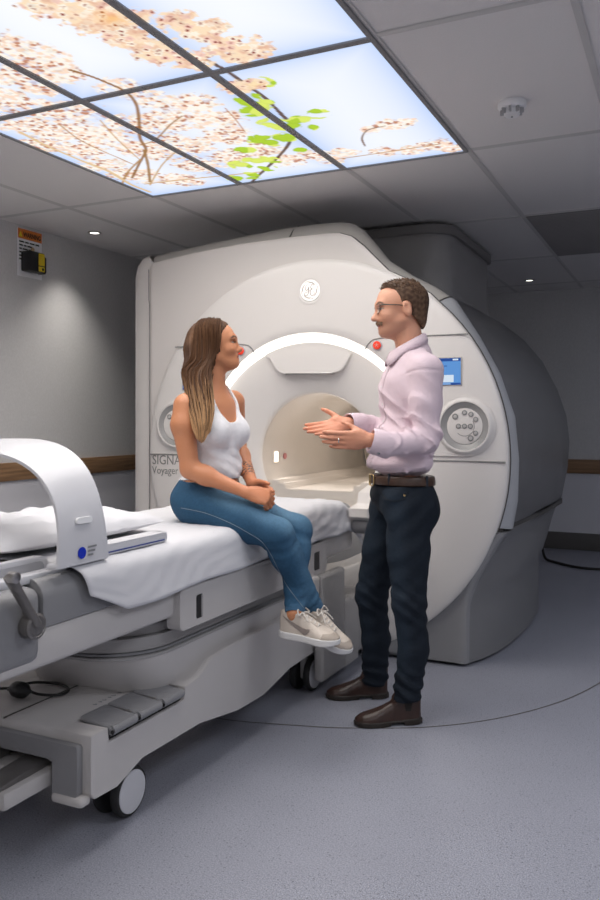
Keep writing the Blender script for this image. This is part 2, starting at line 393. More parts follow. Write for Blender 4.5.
for i, j, lab in PANELS:
    x0, x1 = GX[1 + i] + .013, GX[2 + i] - .013; y0, y1 = GY[j + 1] + .013, GY[j + 2] - .013
    t = thing('ceiling_light', lab, 'ceiling light', ((x0 + x1) / 2, (y0 + y1) / 2, PZ), 0, 'illuminated blossom ceiling panels')
    nx, ny = 104, 220
    xs, ys = np.linspace(x0, x1, nx), np.linspace(y0, y1, ny)
    XX, YY = np.meshgrid(xs, ys)
    col = paint(XX, YY, (x0, x1, y0, y1)).reshape(-1, 3)
    co = np.stack([XX.ravel() - t.location.x, YY.ravel() - t.location.y, np.zeros(nx * ny)], 1)
    idx = np.arange(nx * ny).reshape(ny, nx)
    q = np.stack([idx[:-1, :-1], idx[1:, :-1], idx[1:, 1:], idx[:-1, 1:]], -1).reshape(-1, 4)
    me = bpy.data.meshes.new('diffuser'); me.from_pydata(co.tolist(), [], q.tolist()); me.materials.append(EP)
    ca = me.color_attributes.new('picture', 'FLOAT_COLOR', 'POINT'); ca.data.foreach_set('color', np.concatenate([col, np.ones((len(col), 1))], 1).astype(np.float32).ravel())
    d = bpy.data.objects.new('diffuser', me); C.objects.link(d); d.parent = t
    b = BM(); hx, hy, w = (x1 - x0) / 2 + .0129, (y1 - y0) / 2 + .0129, .0149
    for q4 in ((-hx, -hx + w, -hy, hy), (hx - w, hx, -hy, hy), (-hx + w, hx - w, -hy, -hy + w), (-hx + w, hx - w, hy - w, hy)):
        box(b, *q4, -.006, .009)
    obj('frame', b, M['pframe'], t, 0)
    la = bpy.data.lights.new('panel_lamp', 'AREA'); la.shape = 'RECTANGLE'; la.size = x1 - x0 - .02; la.size_y = y1 - y0 - .02
    la.energy = PANEL_W; la.spread = math.radians(160); la.color = (1.0, 0.955, 0.90)
    lo = bpy.data.objects.new('panel_lamp', la); C.objects.link(lo); lo.location = (t.location.x, t.location.y, PZ - .004)

# recessed downlights
def downlight(name, x, y, label, power, spot=80, col=(1, .95, .88)):
    t = thing('downlight', label, 'downlight', (x, y, CZ), 0, 'recessed downlights')
    b = BM(); lathe(b, [(.045, -.001), (.045, -.005), (.033, -.007), (.030, .0)], n=28, cap0=False, cap1=False); obj('trim_ring', b, M['metal'], t)
    b = BM(); lathe(b, [(.031, -.003), (.001, -.0035)], n=24, cap0=False); obj('lens', b, emat('downlight_lens', (1, .95, .86), 4.0), t)
    la = bpy.data.lights.new('downlight_lamp', 'SPOT'); la.energy = power; la.spot_size = math.radians(spot); la.spot_blend = 1.0; la.color = col; la.shadow_soft_size = 0.03
    lo = bpy.data.objects.new('downlight_lamp', la); C.objects.link(lo); lo.location = (x, y, CZ - .012)
downlight('downlight', -3.5, 4.2, 'small round downlight in the ceiling beside the grey left wall', 30, 95)
downlight('downlight', -1.27, 7.3, 'small round downlight in the dark ceiling behind the scanner', 2, 80)
# smoke detector
dx, dy = -.615, 3.16
t = thing('smoke_detector', 'white round smoke detector on the ceiling tile right of the lit panels', 'smoke detector', (dx, dy, CZ))
WP = mat('detector_white', (0.92, 0.92, 0.93), 0.45); WF = mat('detector_fin', (0.42, 0.42, 0.43), 0.5); WC = mat('detector_chamber', (0.80, 0.80, 0.81), 0.45)
b = BM(); lathe(b, [(.052, 0), (.054, -.004), (.054, -.020), (.048, -.026), (.001, -.026)], n=32, cap0=False); obj('base', b, WP, t)
b = BM(); lathe(b, [(.030, -.025), (.030, -.047), (.026, -.054), (.001, -.056)], n=28, cap0=False); obj('sensing_chamber', b, WC, t)
for k in range(8):
    a = 2 * PI * k / 8; b = BM(); Mx = Matrix.Rotation(a, 4, 'Z') @ Matrix.Translation((.037, 0, 0)); box(b, -.009, .008, -.004, .004, -.046, -.024, .002, 1, Mx); obj('fin', b, WF, t)
b = BM(); lathe(b, [(.004, -.056), (.004, -.0575), (.0005, -.058)], n=10, cap0=False); obj('indicator', b, M['black'], t)
# air vent
t = thing('air_vent', 'dark slotted air vent panel in the ceiling behind the smoke detector', 'air vent', (-.6, 5.62, CZ))
b = BM(); box(b, -.288, .288, -.645, .645, -.004, -.001); obj('backing', b, mat('vent_dark', (.10, .10, .10), .7), t)
b = BM()
for k in range(36): y = -.63 + k * .036; box(b, -.285, .285, y, y + .014, -.010, -.003)
obj('slats', b, mat('vent_slat', (.32, .31, .31), .6), t, 0)

# warning sign with its door-hold magnet
t = thing('warning_sign', 'white warning sign with an orange heading high on the grey left wall', 'sign', (WX, 3.91, 2.12))
b = BM(); box(b, 0.0005, .004, -.105, .105, 0.0, .30); obj('board', b, mat('sign_white', (.88, .88, .90), .5), t, 0)
b = BM(); box(b, .004, .0045, -.103, .103, .236, .298); obj('heading', b, mat('sign_orange', (.75, .22, .04), .5), t, 0)
def wallM(y, z): return Matrix.Translation((.0052, y, z)) @ Matrix(((0, 0, 1, 0), (1, 0, 0, 0), (0, 1, 0, 0), (0, 0, 0, 1)))
INK = mat('ink_black', (.01, .01, .01), .6)
obj('lettering', text_bm('WARNING', .042, wallM(-.058, .250), .0004, .152, .001), INK, t, 0)
b = BM(); prism(b, [(-.098, .246), (-.064, .246), (-.081, .282)], 'x', .0045, .0052); obj('triangle', b, mat('sign_yellow', (.85, .66, .02), .5), t, 0)
b = BM()
for k, ws in enumerate(((.05, .04, .05, .04), (.04, .03, .05), (.03, .05, .04), (.06, .03, .05, .03), (.05, .03, .04), (.04, .05, .03))):
    y = -.092
    for w in ws:
        box(b, .004, .0047, y, y + w - .008, .212 - k * .022, .221 - k * .022); y += w
obj('small_print', b, INK, t, 0)
t = thing('wall_unit', 'black wall unit with a yellow label mounted over the warning sign', 'wall unit', (WX + .0055, 3.905, 2.13))
b = BM(); box(b, 0, .075, -.075, .055, .02, .145, .008); obj('housing', b, M['black'], t)
b = BM(); box(b, .0, .062, .055, .092, .018, .130, .014, 3); obj('side_grip', b, M['black'], t)
b = BM(); box(b, .0755, .077, .0, .052, .062, .138); obj('yellow_label', b, mat('label_yellow', (.75, .55, .02), .5), t, 0)
b = BM(); box(b, .0755, .077, .0, .052, .025, .056); obj('lower_label', b, mat('label_yellow2', (.72, .54, .03), .5), t, 0)
b = BM(); lathe(b, [(.009, 0), (.009, .0015)], Matrix.Translation((.077, .036, .04)) @ Matrix.Rotation(PI / 2, 4, 'Y'), 14); obj('label_dot', b, M['black'], t)
b = BM(); lathe(b, [(.010, 0), (.012, .02), (.006, .03)], Matrix.Translation((.04, -.015, .143)), 14); obj('knob', b, mat('brass', (.55, .42, .25), .35, metal=1), t)

# thin curved line inlaid in the floor, and the cable by the back wall
pts = smooth_path([(-.30, 4.35, .0), (-.377, 4.005, .0), (-.508, 3.662, .0), (-.702, 3.36, .0), (-.933, 3.142, .0), (-1.2, 3.0, 0), (-1.4, 2.93, 0), (-1.756, 2.855, .0), (-2.0, 2.95, .0)], 10)
b = BM(); L = []; R = []
for i, p in enumerate(pts):
    tdir = (pts[min(i + 1, len(pts) - 1)] - pts[max(i - 1, 0)]).normalized(); nn = Vector((-tdir.y, tdir.x, 0)) * .0035
    L.append(b.verts.new(p + nn + Vector((0, 0, .0012)))); R.append(b.verts.new(p - nn + Vector((0, 0, .0012))))
for i in range(len(L) - 1): b.faces.new((L[i], L[i + 1], R[i + 1], R[i]))
tag(obj('floor_line', b, M['seam'], None, 0), 'thin dark curved line marked on the speckled floor around the scanner', 'floor marking')
b = BM(); tube(b, smooth_path([(-1.15, 7.25, .10), (-1.12, 7.2, .03), (-1.05, 7.15, .012), (-.8, 6.95, .012), (-.5, 7.0, .012), (.1, 7.3, .012)], 8), .011, 8)
tag(rebase(obj('cable', b, M['rubber'])), 'black cable lying on the floor behind the scanner near the back wall', 'cable')
# ------------------------------------------------------------------ MRI scanner (local frame: x right, y into the room, z up)
SC = Vector((-1.83, 3.95, 0))
S = thing('mri_scanner', 'large white MRI scanner with a glowing arch over its round tunnel', 'MRI scanner', SC)
CCZ = 1.03
def circ(R, a0, a1, n, cx=0.0, cz=CCZ):
    return [(cx + R * math.cos(math.radians(a0 + (a1 - a0) * i / n)), cz + R * math.sin(math.radians(a0 + (a1 - a0) * i / n))) for i in range(n + 1)]
TOPF = [(.652, 1.856), (.515, 1.946), (.43, 1.989), (.364, 2.056), (.293, 2.129), (.225, 2.185), (.16, 2.208), (.09, 2.213), (-.14, 2.214), (-.437, 2.206), (-.75, 2.182), (-1.04, 2.148), (-1.06, 2.12)]
FACE = [(.30, .02)] + circ(1.047, -66, 48, 26) + TOPF + [(-1.063, 1.03), (-1.063, .02)]
OUT = [(.30, .02), (.60, .14), (.85, .36), (.985, .56), (1.036, .68), (1.06, .82), (1.066, 1.022), (1.047, 1.235), (.973, 1.455), (.873, 1.64), (.749, 1.834), (.644, 1.908), (.515, 1.98), (.393, 2.064), (.31, 2.167),
       (.246, 2.243), (.185, 2.285), (.117, 2.301), (-.032, 2.304), (-.218, 2.301), (-.7, 2.262), (-1.11, 2.218), (-1.165, 2.20), (-1.205, 2.165), (-1.226, 2.10), (-1.228, .02)]
REAR = [(.30, .02), (.90, .02), (.925, .38), (.97, .437), (1.066, .674), (1.111, .907), (1.123, 1.079), (1.104, 1.243), (1.047, 1.416), (.951, 1.604), (.833, 1.749), (.693, 1.864), (.522, 1.969), (.30, 2.05), (0, 2.09),
        (-.30, 2.05), (-.522, 1.969), (-.693, 1.864), (-.833, 1.749), (-.951, 1.604), (-1.047, 1.416), (-1.104, 1.243), (-1.123, 1.079), (-1.111, .907), (-1.066, .674), (-.97, .437), (-.925, .38), (-.90, .02)]
def polar(poly, angs, c=(0.0, CCZ)):
    """where rays from c meet the closed outline"""
    out = []; n = len(poly)
    for a in angs:
        dx, dz = math.cos(a), math.sin(a); best = None
        for i in range(n):
            x0, z0 = poly[i][0] - c[0], poly[i][1] - c[1]; x1, z1 = poly[(i + 1) % n][0] - c[0], poly[(i + 1) % n][1] - c[1]
            den = dx * (z1 - z0) - dz * (x1 - x0)
            if abs(den) < 1e-12: continue
            t = (x0 * (z1 - z0) - z0 * (x1 - x0)) / den; s = (x0 * dz - z0 * dx) / den
            if t > 0 and -1e-9 <= s <= 1 + 1e-9 and (best is None or t < best): best = t
        out.append((c[0] + dx * best, c[1] + dz * best))
    return out
angs = {round(2 * PI * k / 200, 5) for k in range(200)}
for p in TOPF + OUT[4:]: angs.add(round(math.atan2(p[1] - CCZ, p[0]) % (2 * PI), 5))
ANG = sorted(angs); ANG = [a for i, a in enumerate(ANG) if i == 0 or a - ANG[i - 1] > 0.004]
fF = polar(FACE, ANG); fO = polar(OUT, ANG)
def ringy(ps, y): return [Vector((x, y, z)) for x, z in ps]
def shrink(ps, d):
    out = []
    for x, z in ps:
        v = Vector((x, z - CCZ)); k = 1 - d / v.length; out.append((v.x * k, max(.02, CCZ + v.y * k)))
    return out
# hood-shaped front shell behind the round plate
b = BM()
loft(b, [ringy([(.9 * math.cos(a), max(.02, CCZ + .9 * math.sin(a))) for a in ANG], .008), ringy(shrink(fF, .035), .008), ringy(shrink(fF, .02), .008), ringy(fF, .016), ringy(fF, .03)], cap0=False, cap1=False)
obj('front_shell', b, M['shell'], S, 40)
iA = [i for i, a in enumerate(ANG)]
def band(name, sel, m, lift=0.0, ys=(.034, .075, .12)):
    b = BM()
    r = [ringy([fF[i] for i in sel], .03), ringy([(fF[i][0] * .97 + fO[i][0] * .03, fF[i][1] * .97 + fO[i][1] * .03) for i in sel], ys[0]),
         ringy([(fF[i][0] * .45 + fO[i][0] * .55, fF[i][1] * .45 + fO[i][1] * .55) for i in sel], ys[1]), ringy([(fF[i][0] * .1 + fO[i][0] * .9, fF[i][1] * .1 + fO[i][1] * .9) for i in sel], ys[2]), ringy([fO[i] for i in sel], .16),
         ringy(shrink([fO[i] for i in sel], .02), .20), ringy(shrink([fO[i] for i in sel], .12), .21)]
    loft(b, r, closed=False); return obj(name, b, m, S, 40)
A_s = math.atan2(1.845 - CCZ, .74); A_l = math.atan2(2.2 - CCZ, -1.07); A_b = 2 * PI + math.atan2(.68 - CCZ, 1.036)
nA = len(ANG); iS = min(range(nA), key=lambda i: abs(ANG[i] - A_s)); iL = min(range(nA), key=lambda i: abs(ANG[i] - A_l)); iB = min(range(nA), key=lambda i: abs(ANG[i] - A_b)); iE = min(range(nA), key=lambda i: abs(ANG[i] - PI * 1.255))
band('side_band', list(range(iB, nA)) + list(range(0, iS + 1)), M['lgrey'])
band('hood', list(range(iS, iL + 1)), M['hood'])
band('left_side_panel', list(range(iL, iE + 1)), M['white'], ys=(.030, .036, .075))
b = BM(); tube(b, [Vector((fF[i][0] * 1.001, .031, fF[i][1])) for i in [i for i, a in enumerate(ANG) if a >= A_b] + [i for i, a in enumerate(ANG) if a <= A_l]], .0045, 6); obj('edge_seam', b, M['seam'], S, 60)
# round front plate, recess round the tunnel
NP = 160; TH = [2 * PI * k / NP for k in range(NP)]
def cring(R, y, cx=0.0, cz=CCZ, zmin=0.03): return [Vector((cx + R * math.cos(t), y, max(zmin, cz + R * math.sin(t)))) for t in TH]
b = BM()
loft(b, [cring(1.046, .012), cring(1.046, .0), cring(1.042, -.008), cring(1.030, -.014), cring(1.0, -.019), cring(.85, -.022), cring(.70, -.022), cring(.645, -.020, -.013, 1.046), cring(.637, -.014, -.013, 1.046), cring(.634, -.004, -.013, 1.046)], cap0=False, cap1=False)
obj('front_plate', b, M['white'], S, 50)
PY = -.022
b = BM()
loft(b, [cring(.634, -.004, -.013, 1.046), cring(.634, .004, -.013, 1.030), cring(.634, .012, -.013, 1.007)], cap0=False, cap1=False)
b.verts.ensure_lookup_table()
obj('ring_channel', b, M['white'], S, 60)
# glowing crescent
b = BM(); r0, r1 = [], []
for k in range(91):
    t = math.radians(2 + 176 * k / 90)
    r0.append(Vector((-.013 + .6375 * math.cos(t), -.0195, 1.046 + .6375 * math.sin(t)))); r1.append(Vector((-.013 + .6335 * math.cos(t), -.0175, 1.001 + .6335 * math.sin(t))))
rA = [Vector((p.x, .006, p.z)) for p in r0]; rB = [Vector((p.x, .010, p.z)) for p in r1]
loft(b, [rA, r0, r1, rB], closed=False)
obj('arch_light', b, emat('arch_glow', (1.0, .955, .885), 2.2), S, 0)
b = BM()
rr = []
for k in range(11):
    t = k / 10; R = .634 + (.353 - .634) * t
    rr.append(cring(R, .012 + .055 * t ** 1.6, -.013 + .013 * t, 1.007 + .015 * t))
rr += [cring(.347, .073, 0, 1.022), cring(.343, .09, 0, 1.022)]
loft(b, rr, cap0=False, cap1=False)
obj('tunnel_flare', b, M['white'], S, 40)
b = BM(); loft(b, [cring(.343, .09, 0, 1.022), cring(.343, .5, 0, 1.022), cring(.343, 1.0, 0, 1.022), cring(.343, 1.66, 0, 1.022)], cap0=False, cap1=False)
obj('tunnel', b, M['bore'], S, 40)
b = BM(); lathe(b, [(.334, 0), (.001, -.06)], face_M(0, 1.64, 1.022), 48, cap0=False); obj('tunnel_backing', b, M['bore'], S, 40)  # backing disc added over the open rear, which showed as a dark hole
# tunnel floor with stepped ledges
b = BM()
prism(b, [(-.29, .70), (-.29, .885), (-.25, .885), (-.24, .865), (-.21, .865), (-.20, .835), (.20, .835), (.21, .865), (.24, .865), (.25, .885), (.29, .885), (.29, .70)], 'y', .10, 1.64, .006)
obj('tunnel_floor', b, M['bore'], S, 30)
# visor over the tunnel
b = BM()
arc = [(-.013 + .629 * math.cos(math.radians(a)), 1.007 + .629 * math.sin(math.radians(a))) for a in range(118, 61, -3)]
vis = [(-.245, 1.555), *arc[1:-1], (.225, 1.555), (.19, 1.50), (.165, 1.478), (.13, 1.470), (-.15, 1.470), (-.185, 1.478), (-.21, 1.50)]
prism(b, vis, 'y', -.004, .085, .010, 3)
obj('visor', b, M['white'], S, 40)
b = BM(); box(b, -.150, .128, -.009, .03, 1.4615, 1.4725, .003); obj('visor_strip', b, M['metal'], S)
# tunnel lights, added fill lights deeper in, call buttons
for sx in (-1, 1):
    a = math.radians(180 if sx < 0 else 0); x = sx * .339
    b = BM(); box(b, x - .004, x + .004, .20, .29, .965, 1.055, .003); obj('tunnel_lamp_frame', b, M['bore'], S)
    b = BM(); box(b, x - .0065, x + .0065, .222, .268, .975, 1.035, .002); obj('tunnel_lamp', b, emat('tunnel_glow', (1, .87, .66), 3.0), S)
    b = BM(); lathe(b, [(.018, 0), (.018, .006), (.001, .008)], Matrix.Translation((x, .36, 1.005)) @ Matrix.Rotation(-sx * PI / 2, 4, 'Y'), 18); obj('call_button', b, mat('rose_button', (.55, .22, .22), .5), S)
    la = bpy.data.lights.new('tunnel_lamp_and_fill', 'AREA'); la.size = .05; la.energy = .6; la.color = (1, .92, .84)
    lo = bpy.data.objects.new('tunnel_lamp_and_fill', la); C.objects.link(lo); lo.location = SC + Vector((x - sx * .012, .245, 1.005)); lo.rotation_euler = (0, sx * PI / 2, 0)
    lo_fill = bpy.data.objects.new('tunnel_lamp_and_fill', la); C.objects.link(lo_fill); lo_fill.location = SC + Vector((x - sx * .012, .85, 1.10)); lo_fill.rotation_euler = (0, sx * PI / 2, 0)  # fill light added deeper in the tunnel, no fixture there
# thin seams on the plate
def seam(pts, r=.0035, y=PY):
    b = BM(); tube(b, [Vector((x, y, z)) for x, z in pts], r, 6); return obj('panel_seam', b, mat('seam_grey', (.25, .24, .235), .6), S)
for sx in (-1, 1):
    q = smooth_path([(.325, 1.583, 0), (.338, 1.606, 0), (.365, 1.630, 0), (.41, 1.638, 0), (.45, 1.640, 0)], 5)
    seam([(sx * p.x - .006, p.y) for p in q] + [(sx * .855, 1.640)])
    seam([(sx * .655, 1.018), (sx * 1.035, 1.018)], .004)
seam([(-1.056, .05), (-1.056, 1.90)], .0035, .006)
seam([(-1.056, 1.90), (-1.063, 1.93), (-1.063, 2.11)], .003, .008)
b = BM(); p0, p1 = Vector((.735, .045, 1.79)), Vector((.748, .162, 1.842)); tube(b, [Vector((fF[iS][0] * (1 - t) + fO[iS][0] * t + .001, y, fF[iS][1] * (1 - t) + fO[iS][1] * t)) for t, y in ((.0, .03), (.55, .075), (.9, .12), (1.0, .16))], .004, 6); obj('hood_joint', b, M['seam'], S)
b = BM(); tube(b, [Vector((-.14, .026, 2.216)), Vector((-.145, .08, 2.265)), Vector((-.15, .165, 2.308))], .004, 6); obj('hood_joint', b, M['seam'], S)
# emergency buttons
for sx, x in ((-1, -.417), (1, .386)):
    b = BM(); lathe(b, [(.027, 0), (.0265, .004), (.022, .005)], face_M(x, PY + .001, 1.602), 28); obj('button_collar', b, M['lgrey'], S)
    b = BM(); lathe(b, [(.021, 0), (.021, .012), (.017, .015), (.001, .0155)], face_M(x, PY, 1.602), 28); rb = obj('stop_button', b, M['red'], S)
    b = BM()
    for k in range(5):
        a = 2 * PI * k / 5 + PI / 2; tube(b, [Vector((x, PY - .0155, 1.602)), Vector((x + .011 * math.cos(a), PY - .0155, 1.602 + .011 * math.sin(a)))], .0017, 5)
    obj('star', b, mat('star_pale', (.85, .45, .38), .5), rb)
# touch screens
SB = emat('screen_blue', (.13, .33, .72), .9); SD = emat('screen_navy', (.035, .10, .38), .8); SW = emat('screen_white', (.72, .83, .95), .9); SL = emat('screen_pale', (.30, .52, .86), .9)
for sx in (-1, 1):
    x0, x1 = (.615, .819) if sx > 0 else (-.800, -.606)
    b = BM(); box(b, x0 - .006, x1 + .006, PY - .003, .0, 1.388, 1.530, .003); bz = obj('screen_bezel', b, mat('bezel_warm', (.42, .40, .38), .4), S)
    b = BM(); y = PY - .0035
    box(b, x0, x1, y, y + .001, 1.393, 1.525, mi=0); box(b, x0, x1, y - .0004, y, 1.509, 1.525, mi=1); box(b, x0, x1, y - .0004, y, 1.393, 1.403, mi=1)
    box(b, x0 + .01, x1 - .035, y - .0004, y, 1.406, 1.442, mi=2); box(b, x0 + .01, x1 - .09, y - .0006, y, 1.442, 1.458, mi=2)
    box(b, x1 - .04, x1 - .012, y - .0006, y - .0004, 1.513, 1.521, mi=2); box(b, x0 + .09, x0 + .102, y - .0004, y, 1.462, 1.466, mi=1); box(b, x0 + .12, x0 + .136, y - .0004, y, 1.484, 1.488, mi=1)
    box(b, x0 + .02, x1 - .05, y - .0006, y - .0004, 1.395, 1.401, mi=3)
    obj('screen', b, [SB, SD, SW, SL], S, 0)
# round control pads
RNGM = mat('pad_ring', (.24, .235, .23), .45)
for sx in (-1, 1):
    cx, cz = sx * .84, 1.19; pm = face_M(cx, PY, cz)
    b = BM(); st = [(math.cos(math.radians(a)) * .147, math.sin(math.radians(a)) * .147) for a in range(-90, 91, 6)]
    pill = [(cx + sx * p[0], cz + p[1]) for p in st] + [(cx - sx * .165, cz + .147), (cx - sx * .165, cz - .147)]
    if sx < 0: pill = pill[::-1]
    prism(b, pill, 'y', -.03, 0.0, .008, 3); obj('pad_surround', b, M['white'], S, 40)
    Y0 = face_M(cx, -.028, cz)
    b = BM(); lathe(b, [(.142, 0), (.136, .010), (.126, .016), (.119, .016), (.1175, .012)], Y0, 56, cap0=False, cap1=False); obj('pad_rim', b, M['white'], S)
    b = BM(); lathe(b, [(.1185, .013), (.112, .009), (.088, .002), (.087, .001)], Y0, 56, cap0=False, cap1=False); obj('pad_dish', b, M['bgrey'] if False else mat('pad_dish', (.33, .325, .32), .3), S)
    b = BM(); lathe(b, [(.0885, .001), (.087, .005), (.082, .006), (.001, .006)], Y0, 56, cap0=False); pd = obj('control_pad', b, M['white'], S)
    b = BM(); tube(b, [Y0 @ Vector((.048 * math.cos(math.radians(a)), .048 * math.sin(math.radians(a)), .006)) for a in range(225, 400, 8)], .0016, 5); obj('pad_groove', b, RNGM, pd)
    for (px, pz, r) in ((-.046, .047, .0145), (0, .066, .0125), (.032, .058, .0125), (.055, .033, .0125), (-.030, 0, .0125), (0, 0, .0125), (.029, 0, .0125), (.054, -.033, .0125), (.030, -.058, .0145)):
        b = BM(); lathe(b, [(r, .006), (r, .0085), (r * .74, .0095), (r * .66, .008)], Y0 @ Matrix.Translation((px, pz, 0)), 20, cap0=False, cap1=False); kb = obj('pad_button', b, RNGM, pd)
        b = BM(); lathe(b, [(r * .7, .007), (r * .6, .0095), (.0005, .0098)], Y0 @ Matrix.Translation((px, pz, 0)), 16, cap0=False); obj('button_cap', b, mat('button_cap', (.5, .49, .48), .4) if px == -.046 else bpy.data.materials['button_cap'], kb)
# backlit round emblem
Lx, Lz = .005, 1.91
b = BM(); lathe(b, [(.079, 0), (.076, .003), (.066, .004), (.060, .001), (.057, .001)], face_M(Lx, .008, Lz) if False else face_M(Lx, PY + .001, Lz), 48, cap0=False, cap1=False); obj('emblem_rim', b, M['white'], S)
b = BM(); lathe(b, [(.057, .0), (.055, .004), (.001, .005)], face_M(Lx, PY, Lz), 48, cap0=False); em = obj('emblem', b, emat('emblem_glow', (1, .97, .93), 1.25), S)
GM = mat('emblem_grey', (.52, .46, .42), .5)
b = BM(); yy = PY - .0062; Rm = .052
def mono(pts, r=.0022, n=6):
    q = smooth_path([(Lx + x * Rm, yy, Lz + z * Rm) for x, z in pts], n); N = len(q)
    tube(b, q, [r * (.45 + .75 * math.sin(PI * (i + .5) / N)) for i in range(N)], 6)
mono([(-.08, .46), (-.20, .58), (-.40, .44), (-.48, .16), (-.36, .0), (-.18, .10), (-.08, .36), (-.10, .05), (-.14, -.30), (-.30, -.54), (-.54, -.50), (-.56, -.32), (-.36, -.20), (-.08, -.10), (.05, .0)])
mono([(.44, .36), (.46, .52), (.32, .60), (.18, .46), (.14, .22), (.32, .10), (.14, .02), (.06, -.26), (.18, -.52), (.42, -.54), (.54, -.34), (.42, -.18), (.28, -.26)])
for k in range(4):
    a0 = 90 * k + 38
    mono([(.80 * math.cos(math.radians(a0 + s)), .80 * math.sin(math.radians(a0 + s))) for s in (0, 18, 36, 54)] + [(.70 * math.cos(math.radians(a0 + 62)), .70 * math.sin(math.radians(a0 + 62)))], .0026, 4)
    mono([(.93 * math.cos(math.radians(a0 + 50 + s)), .93 * math.sin(math.radians(a0 + 50 + s))) for s in (0, 14, 28, 40)], .0014, 4)
obj('monogram', b, GM, em)
# model lettering on the lower left
LT = mat('lettering_grey', (.24, .23, .225), .5)
obj('lettering', text_bm('SIGNA', .078, face_M(-1.018, PY + .0005, .960) @ Matrix.Identity(4), .0008, .20), LT, S, 0)
obj('lettering', text_bm('Voyager', .062, face_M(-1.018, PY + .0005, .905), .0008, .185), LT, S, 0)
# main housing, base and roof turret
aR = sorted({round(2 * PI * k / 160, 5) for k in range(160)} | {round(math.atan2(p[1] - CCZ, p[0]) % (2 * PI), 5) for p in REAR})
fR = polar(REAR, aR)
def bod(k, dx=0): return [(x * k, max(.70, CCZ + (z - CCZ) * k)) if True else 0 for x, z in fR]
b = BM()
loft(b, [ringy(bod(.86), .14), ringy(bod(.948), .16), ringy(bod(.965), .30), ringy(bod(.985), .7), ringy(bod(1.0), 1.2), ringy(bod(1.0), 1.58), ringy(bod(.985), 1.66), ringy(bod(.95), 1.71), ringy(bod(.34), 1.72)], cap0=False, cap1=False)
obj('housing', b, M['dgrey'], S, 35)
FB = [(1.030, .672), (.984, .603), (.901, .45), (.861, .348), (.846, .267), (.843, .015)]
RB = [(1.060, .672), (1.012, .55), (.965, .437), (.925, .36), (.920, .267), (.920, .015)]
def lerp(A, B, t): return [(a[0] * (1 - t) + b_[0] * t, a[1] * (1 - t) + b_[1] * t) for a, b_ in zip(A, B)]
def sym(Pp, k=0.0): return [(x - k, z) for x, z in Pp] + [(-(x - k), z) for x, z in Pp[::-1]]
FBs = [(p.x, p.y) for p in smooth_path([(x, z, 0) for x, z in FB], 4)]; RBs = [(p.x, p.y) for p in smooth_path([(x, z, 0) for x, z in RB], 4)]
b = BM()
loft(b, [ringy(sym(FBs, .05), .018), ringy(sym(FBs, .03), .012), ringy(sym(FBs, .010), .020), ringy(sym(FBs, .0), .05)], cap1=False)
obj('base_front', b, M['bgrey'], S, 40)
b = BM()
def bulge(y, inner=0.0):
    t = min(1, max(0, (y - .05) / 1.45)); P_ = lerp(FBs, RBs, min(1, t * 1.15)); low = np.interp(y, [.05, .15, .28, .42, .65, .95, 1.25, 1.5], [0, .038, .066, .082, .090, .082, .058, .022])
    return sym([(x + low * (1 - smooth01((z - .36) / .30)), z) for x, z in P_], inner)
def smooth01(t): t = min(1, max(0, t)); return t * t * (3 - 2 * t)
loft(b, [ringy(bulge(y), y) for y in (.05, .09, .15, .22, .30, .42, .55, .70, .85, 1.0, 1.15, 1.3, 1.45)] + [ringy(bulge(1.5, .02), 1.52), ringy(bulge(1.5, .06), 1.56), ringy(bulge(1.5, .12), 1.575)], cap0=False)
obj('base_skirt', b, M['skirt'], S, 40)
for s_ in (-1, 1):
    b = BM(); loft(b, [[Vector((s_ * (x + d), y, z)) for x, y, z, d in ((1.0, .06, .672, 0), (1.0, .06, .705, 0), (1.075, .9, .705, 0), (1.075, 1.6, .705, 0), (1.075, 1.6, .672, 0), (1.065, .9, .672, 0))], [Vector((s_ * .5, y, z)) for y, z in ((.06, .672), (.06, .705), (.9, .705), (1.6, .705), (1.6, .672), (.9, .672))]])
    obj('shadow_gap', b, M['seam'], S, 20)
b = BM(); box(b, -.50, .50, -.005, .03, .03, .25, .01); obj('kick_panel', b, M['bgrey'], S)
tp = [(p[0], p[1] + 1.50) for p in rrect(1.0, 1.24, .16, 6)]
b = BM(); prism(b, tp, 'z', 1.90, 2.36, 0); obj('turret', b, mat('turret_grey', (.33, .32, .315), .42), S, 35)
b = BM(); tp2 = [(p[0], p[1] + 1.50) for p in rrect(1.05, 1.29, .18, 6)]; prism(b, tp2, 'z', 2.36, 2.415, .010); obj('turret_cap', b, mat('turret_cap_grey', (.22, .21, .205), .45), S, 35)
# docking steps and bracket beside the tunnel
b = BM(); box(b, .338, .386, -.705, -.45, .07, .54, .016, 3); obj('docking_column', b, M['tmid'], S, 40)
b = BM(); box(b, .338, .392, -.46, -.29, .07, .388, .016, 3); box(b, -.30, .36, -.46, -.02, .07, .36, .03, 3); obj('docking_step', b, M['tmid'], S, 40)
b = BM(); box(b, .337, .376, -.80, -.712, .41, .545, .016, 3); obj('docking_bumper', b, M['table'], S, 40)
b = BM(); prism(b, [(-.36, .76), (-.36, .80), (-.25, .815), (-.235, .865), (-.03, .905), (-.02, .905), (-.02, .66), (-.20, .68)], 'x', .365, .46, .012, 2); br = obj('docking_bracket', b, M['white'], S, 40)
b = BM(); tube(b, [Vector((.4615, -.18, .875)), Vector((.4615, -.26, .765))], .0035, 6); tube(b, [Vector((.4615, -.33, .772)), Vector((.4615, -.14, .755)), Vector((.4615, -.13, .70))], .0035, 6); obj('bracket_seam', b, M['seam'], br)
b = BM(); lathe(b, [(.03, 0), (.042, .006), (.042, .075), (.036, .085)], Matrix.Translation((.366, -.29, .715)) @ Matrix.Rotation(PI / 2, 4, 'Y'), 24); obj('guide_roller', b, M['tgrey'], S, 40)
